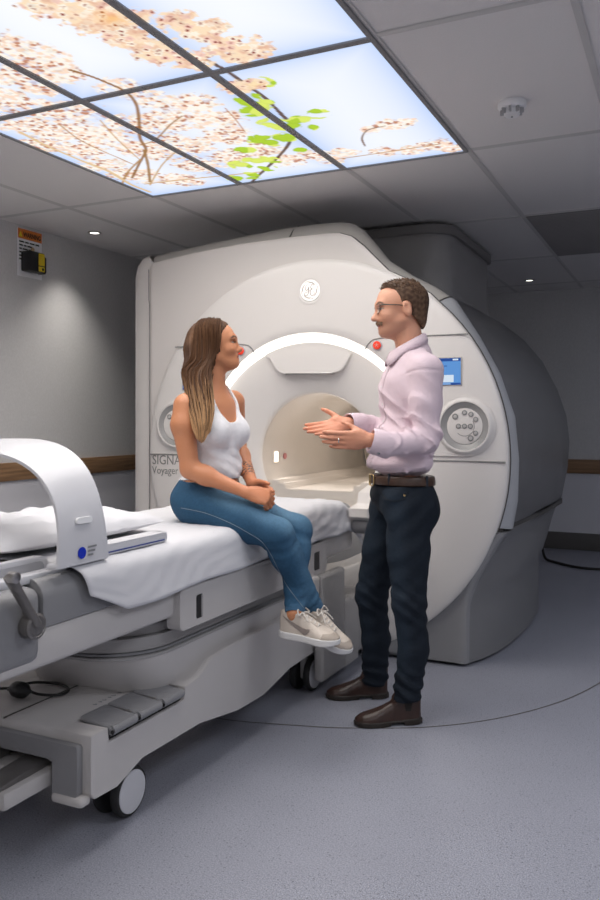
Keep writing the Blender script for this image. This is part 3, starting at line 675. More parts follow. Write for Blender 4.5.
# ------------------------------------------------------------------ patient table
TL = Vector((-1.82, 2.5, 0)); TC = -1.82
T = thing('patient_table', 'wheeled white and grey patient table docked at the scanner tunnel', 'patient table', TL)
def wobj(name, b, m, t, smooth=35, label=None):
    bmesh.ops.translate(b, verts=b.verts[:], vec=-t.matrix_basis.translation if t.parent is None else -TL)
    return obj(name, b, m, t, smooth, label)
XR = -1.5; XL = 2 * TC - XR
# cradle with rounded grey rails
rail = [(XL, .690), (XR, .690)] + [(XR - .05 + .05 * math.cos(math.radians(a)), .762 + .05 * math.sin(math.radians(a))) for a in range(0, 91, 15)] + [(XL + .05 + .05 * math.cos(math.radians(a)), .762 + .05 * math.sin(math.radians(a))) for a in range(90, 181, 15)]
b = BM(); prism(b, rail, 'y', 1.60, 3.72, .006); wobj('cradle', b, M['tgrey'], T, 40)
b = BM(); box(b, XL + .06, XR - .075, 1.35, 1.60, .805, .818, .004); box(b, XL + .06, XR - .075, 1.6, 1.75, .808, .818, .004); wobj('cradle_top', b, M['coil'], T)
b = BM(); box(b, XR - .085, XR - .045, 1.15, 1.74, .798, .822, .006); wobj('edge_trim', b, M['coil'], T)
b = BM(); box(b, XL - .005, XR + .006, 1.10, 1.597, .600, .800, .035, 4); wobj('end_cover', b, M['tgrey'], T, 40)
b = BM(); box(b, XL + .005, XR - .003, 1.12, 3.74, .585, .692, .016, 3); wobj('side_beam', b, M['table'], T, 40)
b = BM(); box(b, XL + .03, XR - .02, 3.3, 3.80, .60, .74, .04, 4); wobj('foot_end', b, M['table'], T, 40)
# panel with two grip slots
b = BM(); pl = [(p[0], p[1]) for p in rrect(1.17, .138, .022, 4, 2.775, .610)]
prism(b, pl, 'x', XR - .03, XR + .022, .008, 3); gp = wobj('grip_panel', b, M['table'], T, 40)
for (a, c) in ((2.285, 2.325), (3.225, 3.285)):
    b = BM(); prism(b, rrect(c - a, .078, .008, 3, (a + c) / 2, .602), 'x', XR + .010, XR + .0228); sl = wobj('grip_slot', b, M['black'], gp, 40)  # flush black inset, the dark of a recess put into its colour
    b = BM(); box(b, XR + .012, XR + .0235, c - .010, c, .565, .639, .002); wobj('slot_lip', b, M['tmid'], gp)
# lifting column
def stadium(x0, x1, y0, y1, r): return [(p[0] + (x0 + x1) / 2, p[1] + (y0 + y1) / 2) for p in rrect(x1 - x0, y1 - y0, r, 8)]
b = BM()
def zr(pts, z): return [Vector((p[0], p[1], z)) for p in pts]
loft(b, [zr(stadium(XL + .07, XR - .06, 2.12, 3.42, .13), .33), zr(stadium(XL + .06, XR - .045, 2.09, 3.42, .15), .36), zr(stadium(XL + .05, XR - .03, 2.02, 3.42, .20), .455), zr(stadium(XL + .05, XR - .03, 2.01, 3.42, .20), .470)])
wobj('column_base', b, M['table'], T, 40)
for k, (ins, z0, z1) in enumerate(((-.005, .470, .478), (.006, .480, .487), (.012, .489, .530), (.03, .532, .560), (.05, .562, .60))):
    b = BM(); prism(b, stadium(XL + .05 + ins, XR - .03 - ins, 2.0 + ins, 3.42 - ins, .22), 'z', z0, z1, .003); wobj('column_sleeve', b, M['tmid'] if k != 1 else M['tgrey'], T, 40)
b = BM(); prism(b, stadium(XL + .11, XR - .09, 2.08, 3.38, .18), 'z', .46, .60); wobj('column_core', b, M['seam'], T, 40)
b = BM(); tube(b, [Vector((TC - .005, 1.785, .3455)), Vector((TC - .005, 2.115, .3455)), Vector((TC - .005, 2.085, .40)), Vector((TC - .005, 2.015, .465))], .003, 6); wobj('deck_seam', b, M['seam'], T)
# undercarriage: deck with two side skirts
b = BM(); box(b, XL + .11, XR - .115, 1.785, 3.44, .265, .345, .012, 3); wobj('deck', b, M['table'], T, 40)
sk = [(1.785, .185), (1.80, .165), (1.90, .160), (2.02, .198), (2.34, .194), (2.60, .155), (2.80, .150), (3.03, .190), (3.44, .20), (3.44, .405), (2.55, .405), (2.42, .395), (2.33, .352), (2.25, .345), (1.785, .345)]
for x0, x1 in ((XR - .125, XR), (XL, XL + .125)):
    sq = sk if x0 < -1.9 else sk[:13] + [(2.252, .345), (2.246, .302), (1.862, .302), (1.856, .345)] + sk[14:]
    b = BM(); prism(b, sq, 'x', x0, x1, .018 if x0 < -1.9 else .012, 3); wobj('side_skirt', b, M['table'], T, 40)
for s_ in (1, -1):
    X = lambda x: TC + s_ * (x - TC)
    b = BM(); q = [(X(-1.82), .318), (X(-1.535), .318), (X(-1.53), .31), (X(-1.53), .185), (X(-1.54), .172), (X(-1.62), .172), (X(-1.62), .262), (X(-1.64), .268), (X(-1.82), .268)]
    prism(b, q if s_ > 0 else q[::-1], 'y', 1.762, 1.80, .006, 2); wobj('end_insert', b, M['tgrey'], T, 40)
    b = BM(); box(b, min(X(-1.62), X(-1.51)), max(X(-1.62), X(-1.51)), 1.755, 1.80, .150, .178, .010); wobj('end_lip', b, M['table'], T)
# brake pedals at the end
for x in (-1.70, -1.86, -2.0):
    b = BM(); box(b, x - .042, x + .042, 1.42, 1.86, .232, .258, .008, 2, Matrix.Translation((0, 1.8, .25)) @ Matrix.Rotation(math.radians(4), 4, 'X') @ Matrix.Translation((0, -1.8, -.25)))
    bp = wobj('brake_pedal', b, M['dmetal'], T, 40)
    b = BM(); lathe(b, [(.013, 0), (.013, .0015)], Matrix.Translation((x - .01, 1.5, .2378)), 16); wobj('pedal_mark', b, M['coil'], bp)
b = BM(); box(b, -1.93, -1.635, 1.60, 1.90, .185, .232, .008); wobj('pedal_bracket', b, M['table'], T)
# pedal unit on the deck edge
b = BM(); box(b, -1.618, -1.512, 1.864, 2.244, .295, .325, .004); wobj('pedal_well', b, M['black'], T)
for k in range(3):
    y0 = 1.865 + k * .124; b = BM()
    R = Matrix.Translation((-1.60, 0, .352)) @ Matrix.Rotation(math.radians(7), 4, 'Y') @ Matrix.Translation((1.60, 0, -.352))
    box(b, -1.612, -1.492, y0, y0 + .118, .338, .358, .009, 3, R); tube(b, [R @ Vector((-1.496, y0 + .004, .345)), R @ Vector((-1.496, y0 + .114, .345))], .014, 12)
    pe = wobj('foot_pedal', b, M['tgrey'] if k else M['tgrey'], T, 40)
    b = BM(); lathe(b, [(.006, 0), (.006, .003)], Matrix.Translation((-1.488, y0 - .0005, .331)) @ Matrix.Rotation(PI / 2, 4, 'X'), 12); wobj('pedal_pin', b, M['black'], pe)
    b = BM(); box(b, -1.605, -1.515, y0 + .1185, y0 + .1215, .330, .352, .001); wobj('pedal_divider', b, M['metal'], pe)
b = BM()
for k, (y, w) in enumerate(((1.99, .010), (2.015, .006), (2.035, .012), (2.06, .006), (2.08, .016), (2.11, .010))):
    tube(b, smooth_path([(-1.655 - .006, y - w / 2, .3462), (-1.650, y, .3462), (-1.658, y + w / 2, .3462)], 4), .0011, 5)
wobj('pedal_symbols', b, M['tgrey'], T)
# castors
for (x, y) in ((-1.603, 2.04), (-1.575, 3.34), (-2.04, 2.04), (-2.04, 3.34)):
    for s_ in (1, -1):
        xx = x + s_ * .034; Mx = Matrix.Translation((xx - .016, y, .077)) @ Matrix.Rotation(PI / 2, 4, 'Y')
        b = BM(); lathe(b, [(.060, 0), (.073, .004), (.077, .012), (.077, .022), (.073, .030), (.060, .032)], Mx, 36); wh = wobj('castor_wheel', b, M['rubber'], T, 40)
        b = BM(); e = .0325 if s_ > 0 else -.0005
        lathe(b, [(.065, .028), (.064, .034), (.05, .036), (.001, .037)] if s_ > 0 else [(.064, .004), (.063, -.002), (.05, -.004), (.001, -.005)], Mx, 32, cap0=False); wobj('wheel_cover', b, M['coil'], wh, 40)
    b = BM(); box(b, x - .016, x + .016, y - .03, y + .055, .05, .20, .012); wobj('castor_fork', b, M['table'], T)
# locking lever
b = BM(); q = [Vector((XR + .028, 1.538, .718)), Vector((XR + .030, 1.512, .763)), Vector((XR + .030, 1.482, .808)), Vector((XR + .028, 1.458, .848))]
tube(b, q, [.024, .018, .018, .020], 14, flat=.6, up=(1, 0, 0)); lv = wobj('locking_lever', b, M['dmetal'], T, 40)
b = BM(); lathe(b, [(.030, 0), (.033, .004), (.033, .034), (.026, .038), (.024, .036), (.001, .036)], Matrix.Translation((XR + .003, 1.538, .712)) @ Matrix.Rotation(PI / 2, 4, 'Y'), 28); wobj('lever_hub', b, M['dmetal'], lv, 40)
b = BM(); lathe(b, [(.014, 0), (.014, .022), (.009, .024)], Matrix.Translation((XR + .028, 1.458, .848)) @ Matrix.Rotation(PI / 2, 4, 'Y'), 18); wobj('lever_pin', b, M['metal'], lv, 40)
# padded side guard
b = BM(); prism(b, rrect(.62, .070, .026, 5, 1.41, .818), 'x', -1.625, -1.595, .006, 2); sg = wobj('side_guard', b, M['coil'], T, 40)
b = BM(); prism(b, rrect(.59, .050, .018, 5, 1.407, .816), 'x', -1.60, -1.592, .002, 1); wobj('guard_inlay', b, mat('inlay_grey', (.36, .36, .38), .35), sg, 40)

# ------------------------------------------------------------------ bed linen and the arch
def ridge(t): return 1 - abs(math.sin(t)) ** .7 * 1.6
def fold(x, y): return (.55 * ridge(x * 7 + y * 2.2 + 2.1 * math.sin(y * 2.7 + x * 3)) + .40 * ridge(y * 8.5 - x * 4 + 2.3 * math.sin(x * 5 + y * 1.3)) + .22 * math.sin((x * 1.3 + y) * 41 + 3 * math.sin(y * 9 - x * 7)))
nu, nv = 90, 150; rows = []
for j in range(nv + 1):
    v = j / nv; y = 1.715 + v * (3.80 - 1.715); row = []
    zt = .825 + .010 * math.sin(PI * min(1, max(0, (y - 3.0) / .7))) * 1.6 - max(0, (y - 3.58)) * .38 - max(0, (y - 3.70)) * .55
    hang = .100 + .006 * math.sin(y * 4.0 + .6) + .003 * math.sin(y * 13)
    if y < 1.95: hang *= max(.35, min(1, .35 + (y - 1.715) * 4.0))
    if y > 3.45: hang -= (y - 3.45) * .12
    w = .335; r = .045
    flat = w - r; L = flat + r * PI / 2 + hang
    for i in range(nu + 1):
        u = (i / nu * 2 - 1); s_ = abs(u) * L; sg_ = 1 if u > 0 else -1
        wr = fold(u * 1.1, y * 1.0)
        if s_ < flat: x, z = s_, zt; n = (0, 1)
        elif s_ < flat + r * PI / 2: a = (s_ - flat) / r; x, z = flat + r * math.sin(a), zt - r + r * math.cos(a); n = (math.sin(a), math.cos(a))
        else: h = s_ - flat - r * PI / 2; x, z = w + .012 * h / .1 + .003 * (h / .12) * math.sin(y * 9 + 2 * math.sin(y * 4)), zt - r - h; n = (1, 0)
        amp = .0026 + .0010 * min(1, abs(u) ** 2) + .0035 * max(0, min(1, (y - 3.0) / .5))
        x += n[0] * (amp * wr + amp); z += n[1] * (amp * wr + .003)
        yy = y - (.05 if v < .02 else 0) * 0 + (.06 * max(0, (s_ - flat) / .16) * max(0, 1 - (y - 1.715) / .3))
        row.append(Vector((TC + sg_ * x, yy, z)))
    rows.append(row)
b = BM(); loft(b, rows, closed=False)
bmesh.ops.recalc_face_normals(b, faces=b.faces[:])
sh = obj('bed_sheet', b, M['sheet'], None, 80)
so = sh.modifiers.new('Solidify', 'SOLIDIFY'); so.thickness = .004; so.offset = 1
tag(rebase(sh), 'rumpled white sheet covering the patient table and hanging over its edge', 'sheet')
# pillow
b = BM(); nu, nv = 48, 36
def pill(u, v):
    x, y = (u - .5) * 2, (v - .5) * 2
    e = max(0, 1 - abs(x) ** 3.2) ** .5 * max(0, 1 - abs(y) ** 3.2) ** .5
    pin = 1 - .06 * (1 - abs(x)) * abs(y) ** 4 - .0 * abs(x)
    return x, y, e
top, bot = [], []
for j in range(nv + 1):
    ra, rb_ = [], []
    for i in range(nu + 1):
        x, y, e = pill(i / nu, j / nv)
        px = -1.88 + .225 * x * (1 - .05 * (1 - abs(x) ** 2) * abs(y) ** 3); py = 1.99 + .37 * y * (1 - .04 * (1 - y * y) * abs(x) ** 3)
        w = .004 * math.sin(x * 14 + 3 * math.sin(y * 6)) + .004 * math.sin(y * 19 + x * 5)
        zt = .052 if abs(x) < 1 and abs(y) < 1 else .045
        ra.append(Vector((px, py, .838 + .036 + e * (.052 + w * 1.2)))); rb_.append(Vector((px, py, .838 + .032 - e * .030)))
    top.append(ra); bot.append(rb_)
loft(b, top, closed=False); loft(b, bot, closed=False); bmesh.ops.remove_doubles(b, verts=b.verts[:], dist=.0045)
pw = obj('pillow', b, M['sheet'], None, 60); tag(rebase(pw), 'white pillow lying on the sheet behind the white plastic arch', 'pillow')
# arch-shaped receiver coil
A = thing('arch_coil', 'white curved plastic arch standing across the near end of the patient table', 'coil', (TC, 1.75, .833))
arcp = []
for k in range(49):
    t = PI * k / 48; cx_, sx_ = math.cos(t), math.sin(t); e = 2 / 2.75
    arcp.append((.322 * (abs(cx_) ** e) * (1 if cx_ >= 0 else -1), .331 * abs(sx_) ** e))
rin = []
for i, (x, z) in enumerate(arcp):
    nx, nz = x / .322 ** 2, z / .345 ** 2; l = math.hypot(nx, nz) or 1; nx, nz = nx / l, nz / l
    hw = .098 - .012 * math.sin(PI * min(1, z / .345)) + .006 * (1 - z / .345); th = .0045; sag = lambda y: -.028 * min(1, z / .345) ** 1.3 * (max(0, .03 - y) / .116) ** 1.5
    ys = [-hw, -hw * .75, -hw * .5, -hw * .25, 0, hw * .33, hw * .66, hw]
    rin.append([Vector((x + nx * th, y, z + nz * th + sag(y))) for y in ys] + [Vector((x - nx * th, y, z - nz * th + sag(y))) for y in ys[::-1]])
b = BM(); loft(b, rin); obj('arch_band', b, M['coil'], A, 50)
b = BM(); prism(b, rrect(.062, .017, .008, 5, .0, .118), 'x', .322, .3285, .001, 1); obj('arch_slot', b, mat('slot_painted_light', (.9, .9, .9), .5), A, 40)  # pale strip, the light seen through the slot put into its colour
b = BM(); lathe(b, [(.016, 0), (.016, .0012), (.0005, .0014)], Matrix.Translation((.3282, -.012, .030)) @ Matrix.Rotation(PI / 2, 4, 'Y'), 24); prism(b, [(-.024, .026), (-.012, .016), (-.012, .034)], 'x', .328, .3292); obj('blue_badge', b, mat('badge_blue', (.005, .03, .48), .4), A, 40)
b = BM()
for k, w in enumerate((.034, .028, .020)): box(b, .3282, .3292, .014, .014 + w, .040 - k * .011, .045 - k * .011)
obj('badge_print', b, M['tgrey'], A, 0)
b = BM(); prism(b, rrect(.31, .030, .010, 4, .27, .016), 'x', .245, .302, .006, 2); obj('foot_bar', b, M['coil'], A, 40)
b = BM(); box(b, .300, .3035, .125, .41, .006, .010); obj('bar_line', b, mat('line_blue', (.06, .08, .25), .5), A, 0)
b = BM(); box(b, .285, .325, -.105, .105, -.004, .012, .006); obj('arch_foot', b, M['coil'], A)
# squeeze bulb with cable on the deck
P = thing('squeeze_bulb', 'black rubber squeeze bulb with a looped cable on the table undercarriage', 'squeeze bulb', (-1.905, 1.93, .347))
b = BM(); Mx = Matrix.Translation((0, 0, .026)) @ Matrix.Rotation(math.radians(90), 4, 'Y') @ Matrix.Rotation(math.radians(0), 4, 'X')
lathe(b, [(.002, -.036), (.016, -.033), (.024, -.020), (.026, 0), (.024, .018), (.016, .030), (.008, .036), (.006, .044), (.002, .046)], Mx, 24); obj('bulb', b, M['black'], P, 60)
b = BM(); tube(b, smooth_path([(-.03, .0, .026), (-.06, .01, .015), (-.085, .05, .008), (-.05, .12, .007), (.03, .14, .007), (.10, .11, .008), (.11, .06, .008), (.05, .03, .010), (-.03, .035, .014), (-.12, .0, .012), (-.22, -.06, .010)], 8), .0045, 8); obj('hose', b, M['black'], P, 60)
# ------------------------------------------------------------------ figures: distance-field modelling
def V3(p): return np.array((p[0], p[1], p[2]), np.float32)
def P_cone(a, b, ra, rb, k=.02, flat=None):
    """round tapered limb from a to b; flat=(direction, factor) squeezes the section along a direction"""
    a, b = V3(a), V3(b); ab = b - a; L2 = float(ab @ ab) + 1e-9
    fd = None
    if flat: fd = V3(flat[0]); fd = fd / np.linalg.norm(fd); fq = 1.0 / flat[1]
    R = max(ra, rb) * (1.0 if not flat else max(1.0, flat[1]))
    def f(p):
        q = p - a; t = np.clip((q @ ab) / L2, 0, 1); r = q - t[:, None] * ab
        if fd is not None:
            c = r @ fd; r = r + np.outer(c * (fq - 1), fd)
        return np.linalg.norm(r, axis=1) - (ra + (rb - ra) * t)
    return f, np.minimum(a, b) - R, np.maximum(a, b) + R, k, 1
def P_ell(c, r, X=(1, 0, 0), Y=(0, 1, 0), Z=(0, 0, 1), k=.02, op=1):
    """ellipsoid with radii r along the axes X, Y, Z"""
    c = V3(c); A = np.stack([V3(X), V3(Y), V3(Z)]); A = A / np.linalg.norm(A, axis=1)[:, None]; r = np.asarray(r, np.float32); R = float(r.max())
    def f(p):
        q = (p - c) @ A.T; k0 = np.linalg.norm(q / r, axis=1); k1 = np.linalg.norm(q / (r * r), axis=1) + 1e-9
        return k0 * (k0 - 1) / k1
    return f, c - R, c + R, k, op
def P_sub(*a, **kw): kw['op'] = -1; return P_ell(*a, **kw)
def field(prims, pad=.05):
    def F(p):
        d = np.full(len(p), 1.0, np.float32)
        for f, lo, hi, k, op in prims:
            m = np.all((p > lo - pad) & (p < hi + pad), axis=1)
            if not m.any(): continue
            q = f(p[m]).astype(np.float32); c = d[m]
            if op > 0:
                h = np.clip(.5 + .5 * (c - q) / k, 0, 1); d[m] = c * (1 - h) + q * h - k * h * (1 - h)
            else:
                h = np.clip(.5 - .5 * (c + q) / k, 0, 1); d[m] = c * (1 - h) - q * h + k * h * (1 - h)
        return d
    F.lo = np.min([q[1] for q in prims], axis=0); F.hi = np.max([q[2] for q in prims], axis=0)
    return F
def polygonize(Fn, lo, hi, h, B=8):
    """surface nets on a sparse block grid"""
    lo = np.asarray(lo, np.float64) - 3 * h; n = (np.ceil((np.asarray(hi) + 3 * h - lo) / h / B).astype(int)) * B
    nb = n // B
    g = np.stack(np.meshgrid(*[np.arange(x) for x in nb], indexing='ij'), -1).reshape(-1, 3)
    cen = (lo + (g + .5) * B * h).astype(np.float32)
    dc = Fn(cen); act = np.abs(dc) < B * h * .87 * 1.35 + .004
    D = np.repeat(np.repeat(np.repeat(np.where(dc > 0, 1.0, -1.0).astype(np.float32).reshape(nb), B, 0), B, 1), B, 2)
    off = np.stack(np.meshgrid(*[np.arange(B)] * 3, indexing='ij'), -1).reshape(-1, 3)
    ga = g[act]
    for s in range(0, len(ga), 1500):
        gi = (ga[s:s + 1500, None, :] * B + off[None]).reshape(-1, 3)
        D[gi[:, 0], gi[:, 1], gi[:, 2]] = Fn((lo + gi * h).astype(np.float32))
    S_ = D < 0
    c = np.zeros(tuple(n - 1), np.int8)
    for i in (0, 1):
        for j in (0, 1):
            for k in (0, 1): c += S_[i:n[0] - 1 + i, j:n[1] - 1 + j, k:n[2] - 1 + k]
    cell = np.argwhere((c > 0) & (c < 8)); idx = -np.ones(tuple(n - 1), np.int64); idx[cell[:, 0], cell[:, 1], cell[:, 2]] = np.arange(len(cell))
    acc = np.zeros((len(cell), 3)); cnt = np.zeros(len(cell))
    cor = [(i, j, k) for i in (0, 1) for j in (0, 1) for k in (0, 1)]
    val = {q: D[cell[:, 0] + q[0], cell[:, 1] + q[1], cell[:, 2] + q[2]] for q in cor}
    for q in cor:
        for ax in range(3):
            if q[ax]: continue
            r = list(q); r[ax] = 1; r = tuple(r); va, vb = val[q], val[r]; m = (va < 0) != (vb < 0)
            t = np.where(m, va / np.where(m, va - vb, 1), 0); p = np.tile(np.array(q, float), (len(cell), 1)); p[:, ax] += t
            acc[m] += p[m]; cnt[m] += 1
    vs = lo + (cell + acc / cnt[:, None]) * h
    quads = []
    for ax in range(3):
        a1, a2 = (ax + 1) % 3, (ax + 2) % 3
        sl0 = [slice(1, -1)] * 3; sl0[ax] = slice(0, n[ax] - 1); sl1 = list(sl0); sl1[ax] = slice(1, n[ax])
        A_, B_ = S_[tuple(sl0)], S_[tuple(sl1)]; e = np.argwhere(A_ != B_)
        if not len(e): continue
        fl = A_[e[:, 0], e[:, 1], e[:, 2]]; e = e.copy(); base = e.copy(); base[:, a1] += 1; base[:, a2] += 1
        def at_(d1, d2):
            q = base.copy(); q[:, a1] += d1; q[:, a2] += d2; return idx[q[:, 0], q[:, 1], q[:, 2]]
        Q = np.stack([at_(-1, -1), at_(0, -1), at_(0, 0), at_(-1, 0)], 1); Q[~fl] = Q[~fl][:, ::-1]
        quads.append(Q)
    Q = np.concatenate(quads); Q = Q[(Q >= 0).all(1)]
    return vs, Q
def relax(vs, Q, it=1, w=.5):
    for _ in range(it):
        s = np.zeros_like(vs); c = np.zeros(len(vs))
        for k in range(4):
            np.add.at(s, Q[:, k], vs[Q[:, (k + 1) % 4]]); np.add.at(s, Q[:, k], vs[Q[:, k - 1]]); np.add.at(c, Q[:, k], 2)
        vs = vs * (1 - w) + w * s / np.maximum(c, 1)[:, None]
    return vs
def sdf_obj(name, Fn, h, m, parent=None, origin=(0, 0, 0), color=None, it=1, keep=None, lo=None, hi=None):
    vs, Q = polygonize(Fn, Fn.lo if lo is None else lo, Fn.hi if hi is None else hi, h)
    vs = relax(vs, Q, it)
    if keep is not None:
        k = keep(vs); Q = Q[k[Q].all(1)]
        used = np.unique(Q); mp = -np.ones(len(vs), int); mp[used] = np.arange(len(used)); vs = vs[used]; Q = mp[Q]
    me = bpy.data.meshes.new(name); o3 = np.asarray(origin, float)
    me.vertices.add(len(vs)); me.vertices.foreach_set('co', (vs - o3).astype(np.float32).ravel())
    me.loops.add(len(Q) * 4); me.loops.foreach_set('vertex_index', Q.astype(np.int32).ravel())
    me.polygons.add(len(Q)); me.polygons.foreach_set('loop_start', np.arange(0, len(Q) * 4, 4, dtype=np.int32))
    me.update(calc_edges=True); me.validate()
    me.polygons.foreach_set('use_smooth', np.ones(len(me.polygons), bool))
    me.materials.append(m)
    if color is not None:
        cc = np.asarray(color(vs)); ca = me.color_attributes.new('tint', 'FLOAT_COLOR', 'POINT')
        ca.data.foreach_set('color', np.concatenate([cc, np.ones((len(cc), 1))], 1).astype(np.float32).ravel())
    o = bpy.data.objects.new(name, me); C.objects.link(o)
    if parent: o.parent = parent
    else: o.location = Vector(origin)
    return o
def sn(p, fx, fy, fz, ph=0.0): return np.sin(p[:, 0] * fx + p[:, 1] * fy + p[:, 2] * fz + ph)
def noise3(p, s, k=0):
    q = p * s
    return (np.sin(q[:, 0] * 1.7 + 1.3 * np.sin(q[:, 1] * 1.1 + k) + k) + np.sin(q[:, 1] * 1.9 + 1.4 * np.sin(q[:, 2] * 1.2 + 2 * k) + 1.7 * k) + np.sin(q[:, 2] * 1.6 + 1.2 * np.sin(q[:, 0] * 1.3 + 3 * k) + .6 * k)) / 3
def npv(v): return np.array(v, np.float32)
def face_frame(f, up):
    f = Vector(f).normalized(); s = Vector(up).cross(f).normalized(); u = f.cross(s).normalized()   # s: towards the person's left
    return f, s, u
VR = Vector((cy, sy, 0)); VD = Vector((-sy, cy, 0)); VU = Vector((0, 0, 1))      # plan directions used to pose the figures
def smoothstep(a, b, x): t = np.clip((x - a) / (b - a), 0, 1); return t * t * (3 - 2 * t)

def head_prims(c, f, s, u, sc=1.0, fem=False):
    """skull, jaw, brow, nose, lips, ears; c = centre of the head, scaled so that chin to crown is 0.225 * sc"""
    def p(a, b, d): return c + (f * a + s * b + u * d) * sc
    def e(a, b, d, r, k=.02, op=1, tilt=0.0):
        ff = f * math.cos(tilt) + u * math.sin(tilt); uu = u * math.cos(tilt) - f * math.sin(tilt)
        return P_ell(p(a, b, d), tuple(x * sc for x in r), ff, s, uu, k * sc, op)
    j = .92 if fem else 1.0
    L = [e(-.012, 0, .030, (.094, .073, .083)), e(.022, 0, .022, (.072, .066, .076), .03),                      # cranium, forehead
         e(.036, 0, -.040, (.056, .055 * j, .066), .03), e(.050, 0, -.088, (.034, .030 * j, .022), .03),           # mid face, chin
         e(.071, 0, -.092, (.015, .019 * j, .014), .02),
         P_cone(p(-.005, .050 * j, -.045), p(.055, .022 * j, -.088), .020 * sc, .017 * sc, .025 * sc), P_cone(p(-.005, -.050 * j, -.045), p(.055, -.022 * j, -.088), .020 * sc, .017 * sc, .025 * sc),
         P_cone(p(.076, .034, .018), p(.086, 0, .016), .012 * sc, .011 * sc, .02 * sc), P_cone(p(.076, -.034, .018), p(.086, 0, .016), .012 * sc, .011 * sc, .02 * sc)]
    for b in (1, -1):
        L.append(e(.078, b * .032, .000, (.018, .017, .011), .012, -1))                                          # eye socket
        L.append(e(.070, b * .032, -.001, (.0165, .0155, .0125), .004))                                            # eyeball with lids
        L.append(e(.058, b * .042, -.030, (.022, .018, .016), .025))                                             # cheek
        L.append(e(-.014, b * .080, -.008, (.018, .010, .031), .006, 1, -.25)); L.append(e(-.010, b * .092, -.004, (.011, .010, .019), .003, -1, -.25)); L.append(e(-.004, b * .074, -.012, (.006, .010, .010), .005))
    n = 1.0 if fem else 1.12
    L += [P_cone(p(.086, 0, .004), p(.103 * (1 if fem else 1.03), 0, -.033), .0085 * sc, .0105 * sc * n, .012 * sc), e(.104 * (1 if fem else 1.03), 0, -.036, (.0125, .0105 * n, .0095), .008),
          e(.092, .0105, -.040, (.0105, .0075, .0075), .006), e(.092, -.0105, -.040, (.0105, .0075, .0075), .006),
          e(.083, 0, -.0600, (.0135, .022, .0070), .006), e(.0815, 0, -.0720, (.0130, .019, .0078), .005), e(.098, 0, -.0658, (.010, .028, .0018), .004, -1), e(.075, 0, -.083, (.010, .02, .006), .01, -1)]
    return L
def head_tint(p, c, f, s, u, sc, base, lip, brow, iris, stubble=None, brow_w=1.0):
    q = (p - npv(c)) / sc; a, b, d = q @ npv(f), q @ npv(s), q @ npv(u)
    col = np.tile(np.array(base), (len(p), 1)); ab = np.abs(b)
    def mix(m, c2):
        nonlocal col
        m = np.clip(m, 0, 1)[:, None]; col = col * (1 - m) + np.array(c2) * m
    head = smoothstep(.16, .14, np.sqrt(a * a + b * b + d * d))
    mix(head * np.exp(-(((a - .07) / .03) ** 2 + ((ab - .040) / .02) ** 2 + ((d + .03) / .02) ** 2)) * .12, np.array(base) * np.array((1.15, .86, .84)))
    if stubble is not None:
        st = smoothstep(-.045, -.062, d) * smoothstep(-.02, .0, a) * smoothstep(-.13, -.10, d); mix(head * st * .35, stubble)
    mix(head * np.exp(-((d + .066) / .0085) ** 2) * smoothstep(.022, .017, ab) * smoothstep(.070, .078, a), lip)
    mix(head * np.exp(-((d + .0655) / .0016) ** 2) * smoothstep(.022, .017, ab) * smoothstep(.070, .078, a) * .8, np.array(lip) * .25)
    by = .0195 + .006 * np.clip(1 - ((ab - .034) / .018) ** 2, -1, 1)
    mix(head * np.exp(-((d - by) / (.0042 * brow_w)) ** 4) * smoothstep(.010, .014, ab) * smoothstep(.056, .050, ab) * smoothstep(.04, .05, a) * .92, brow)
    ey = ((ab - .033) / .0135) ** 2 + ((d + .0005) / .0052) ** 2; em = head * (ey < 1) * (a > .05)
    mix(em * 1.0, (.62, .58, .55))
    mix(em * (((ab - .033) / .0085) ** 2 + (d / .007) ** 2 < 1), iris); mix(em * (((ab - .033) / .0042) ** 2 + (d / .0035) ** 2 < 1), (.01, .01, .01))
    ring = np.exp(-((np.sqrt(ey) - 1.0) / .26) ** 2) * head * (a > .045) * (d > -.003); mix(ring * .95, (.03, .018, .013))
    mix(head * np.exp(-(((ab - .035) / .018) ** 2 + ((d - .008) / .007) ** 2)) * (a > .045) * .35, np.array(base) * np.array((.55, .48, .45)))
    mix(head * np.exp(-(((ab - .0065) / .0035) ** 2 + ((d + .0455) / .0028) ** 2)) * (a > .075) * .8, np.array(base) * .25)
    return col
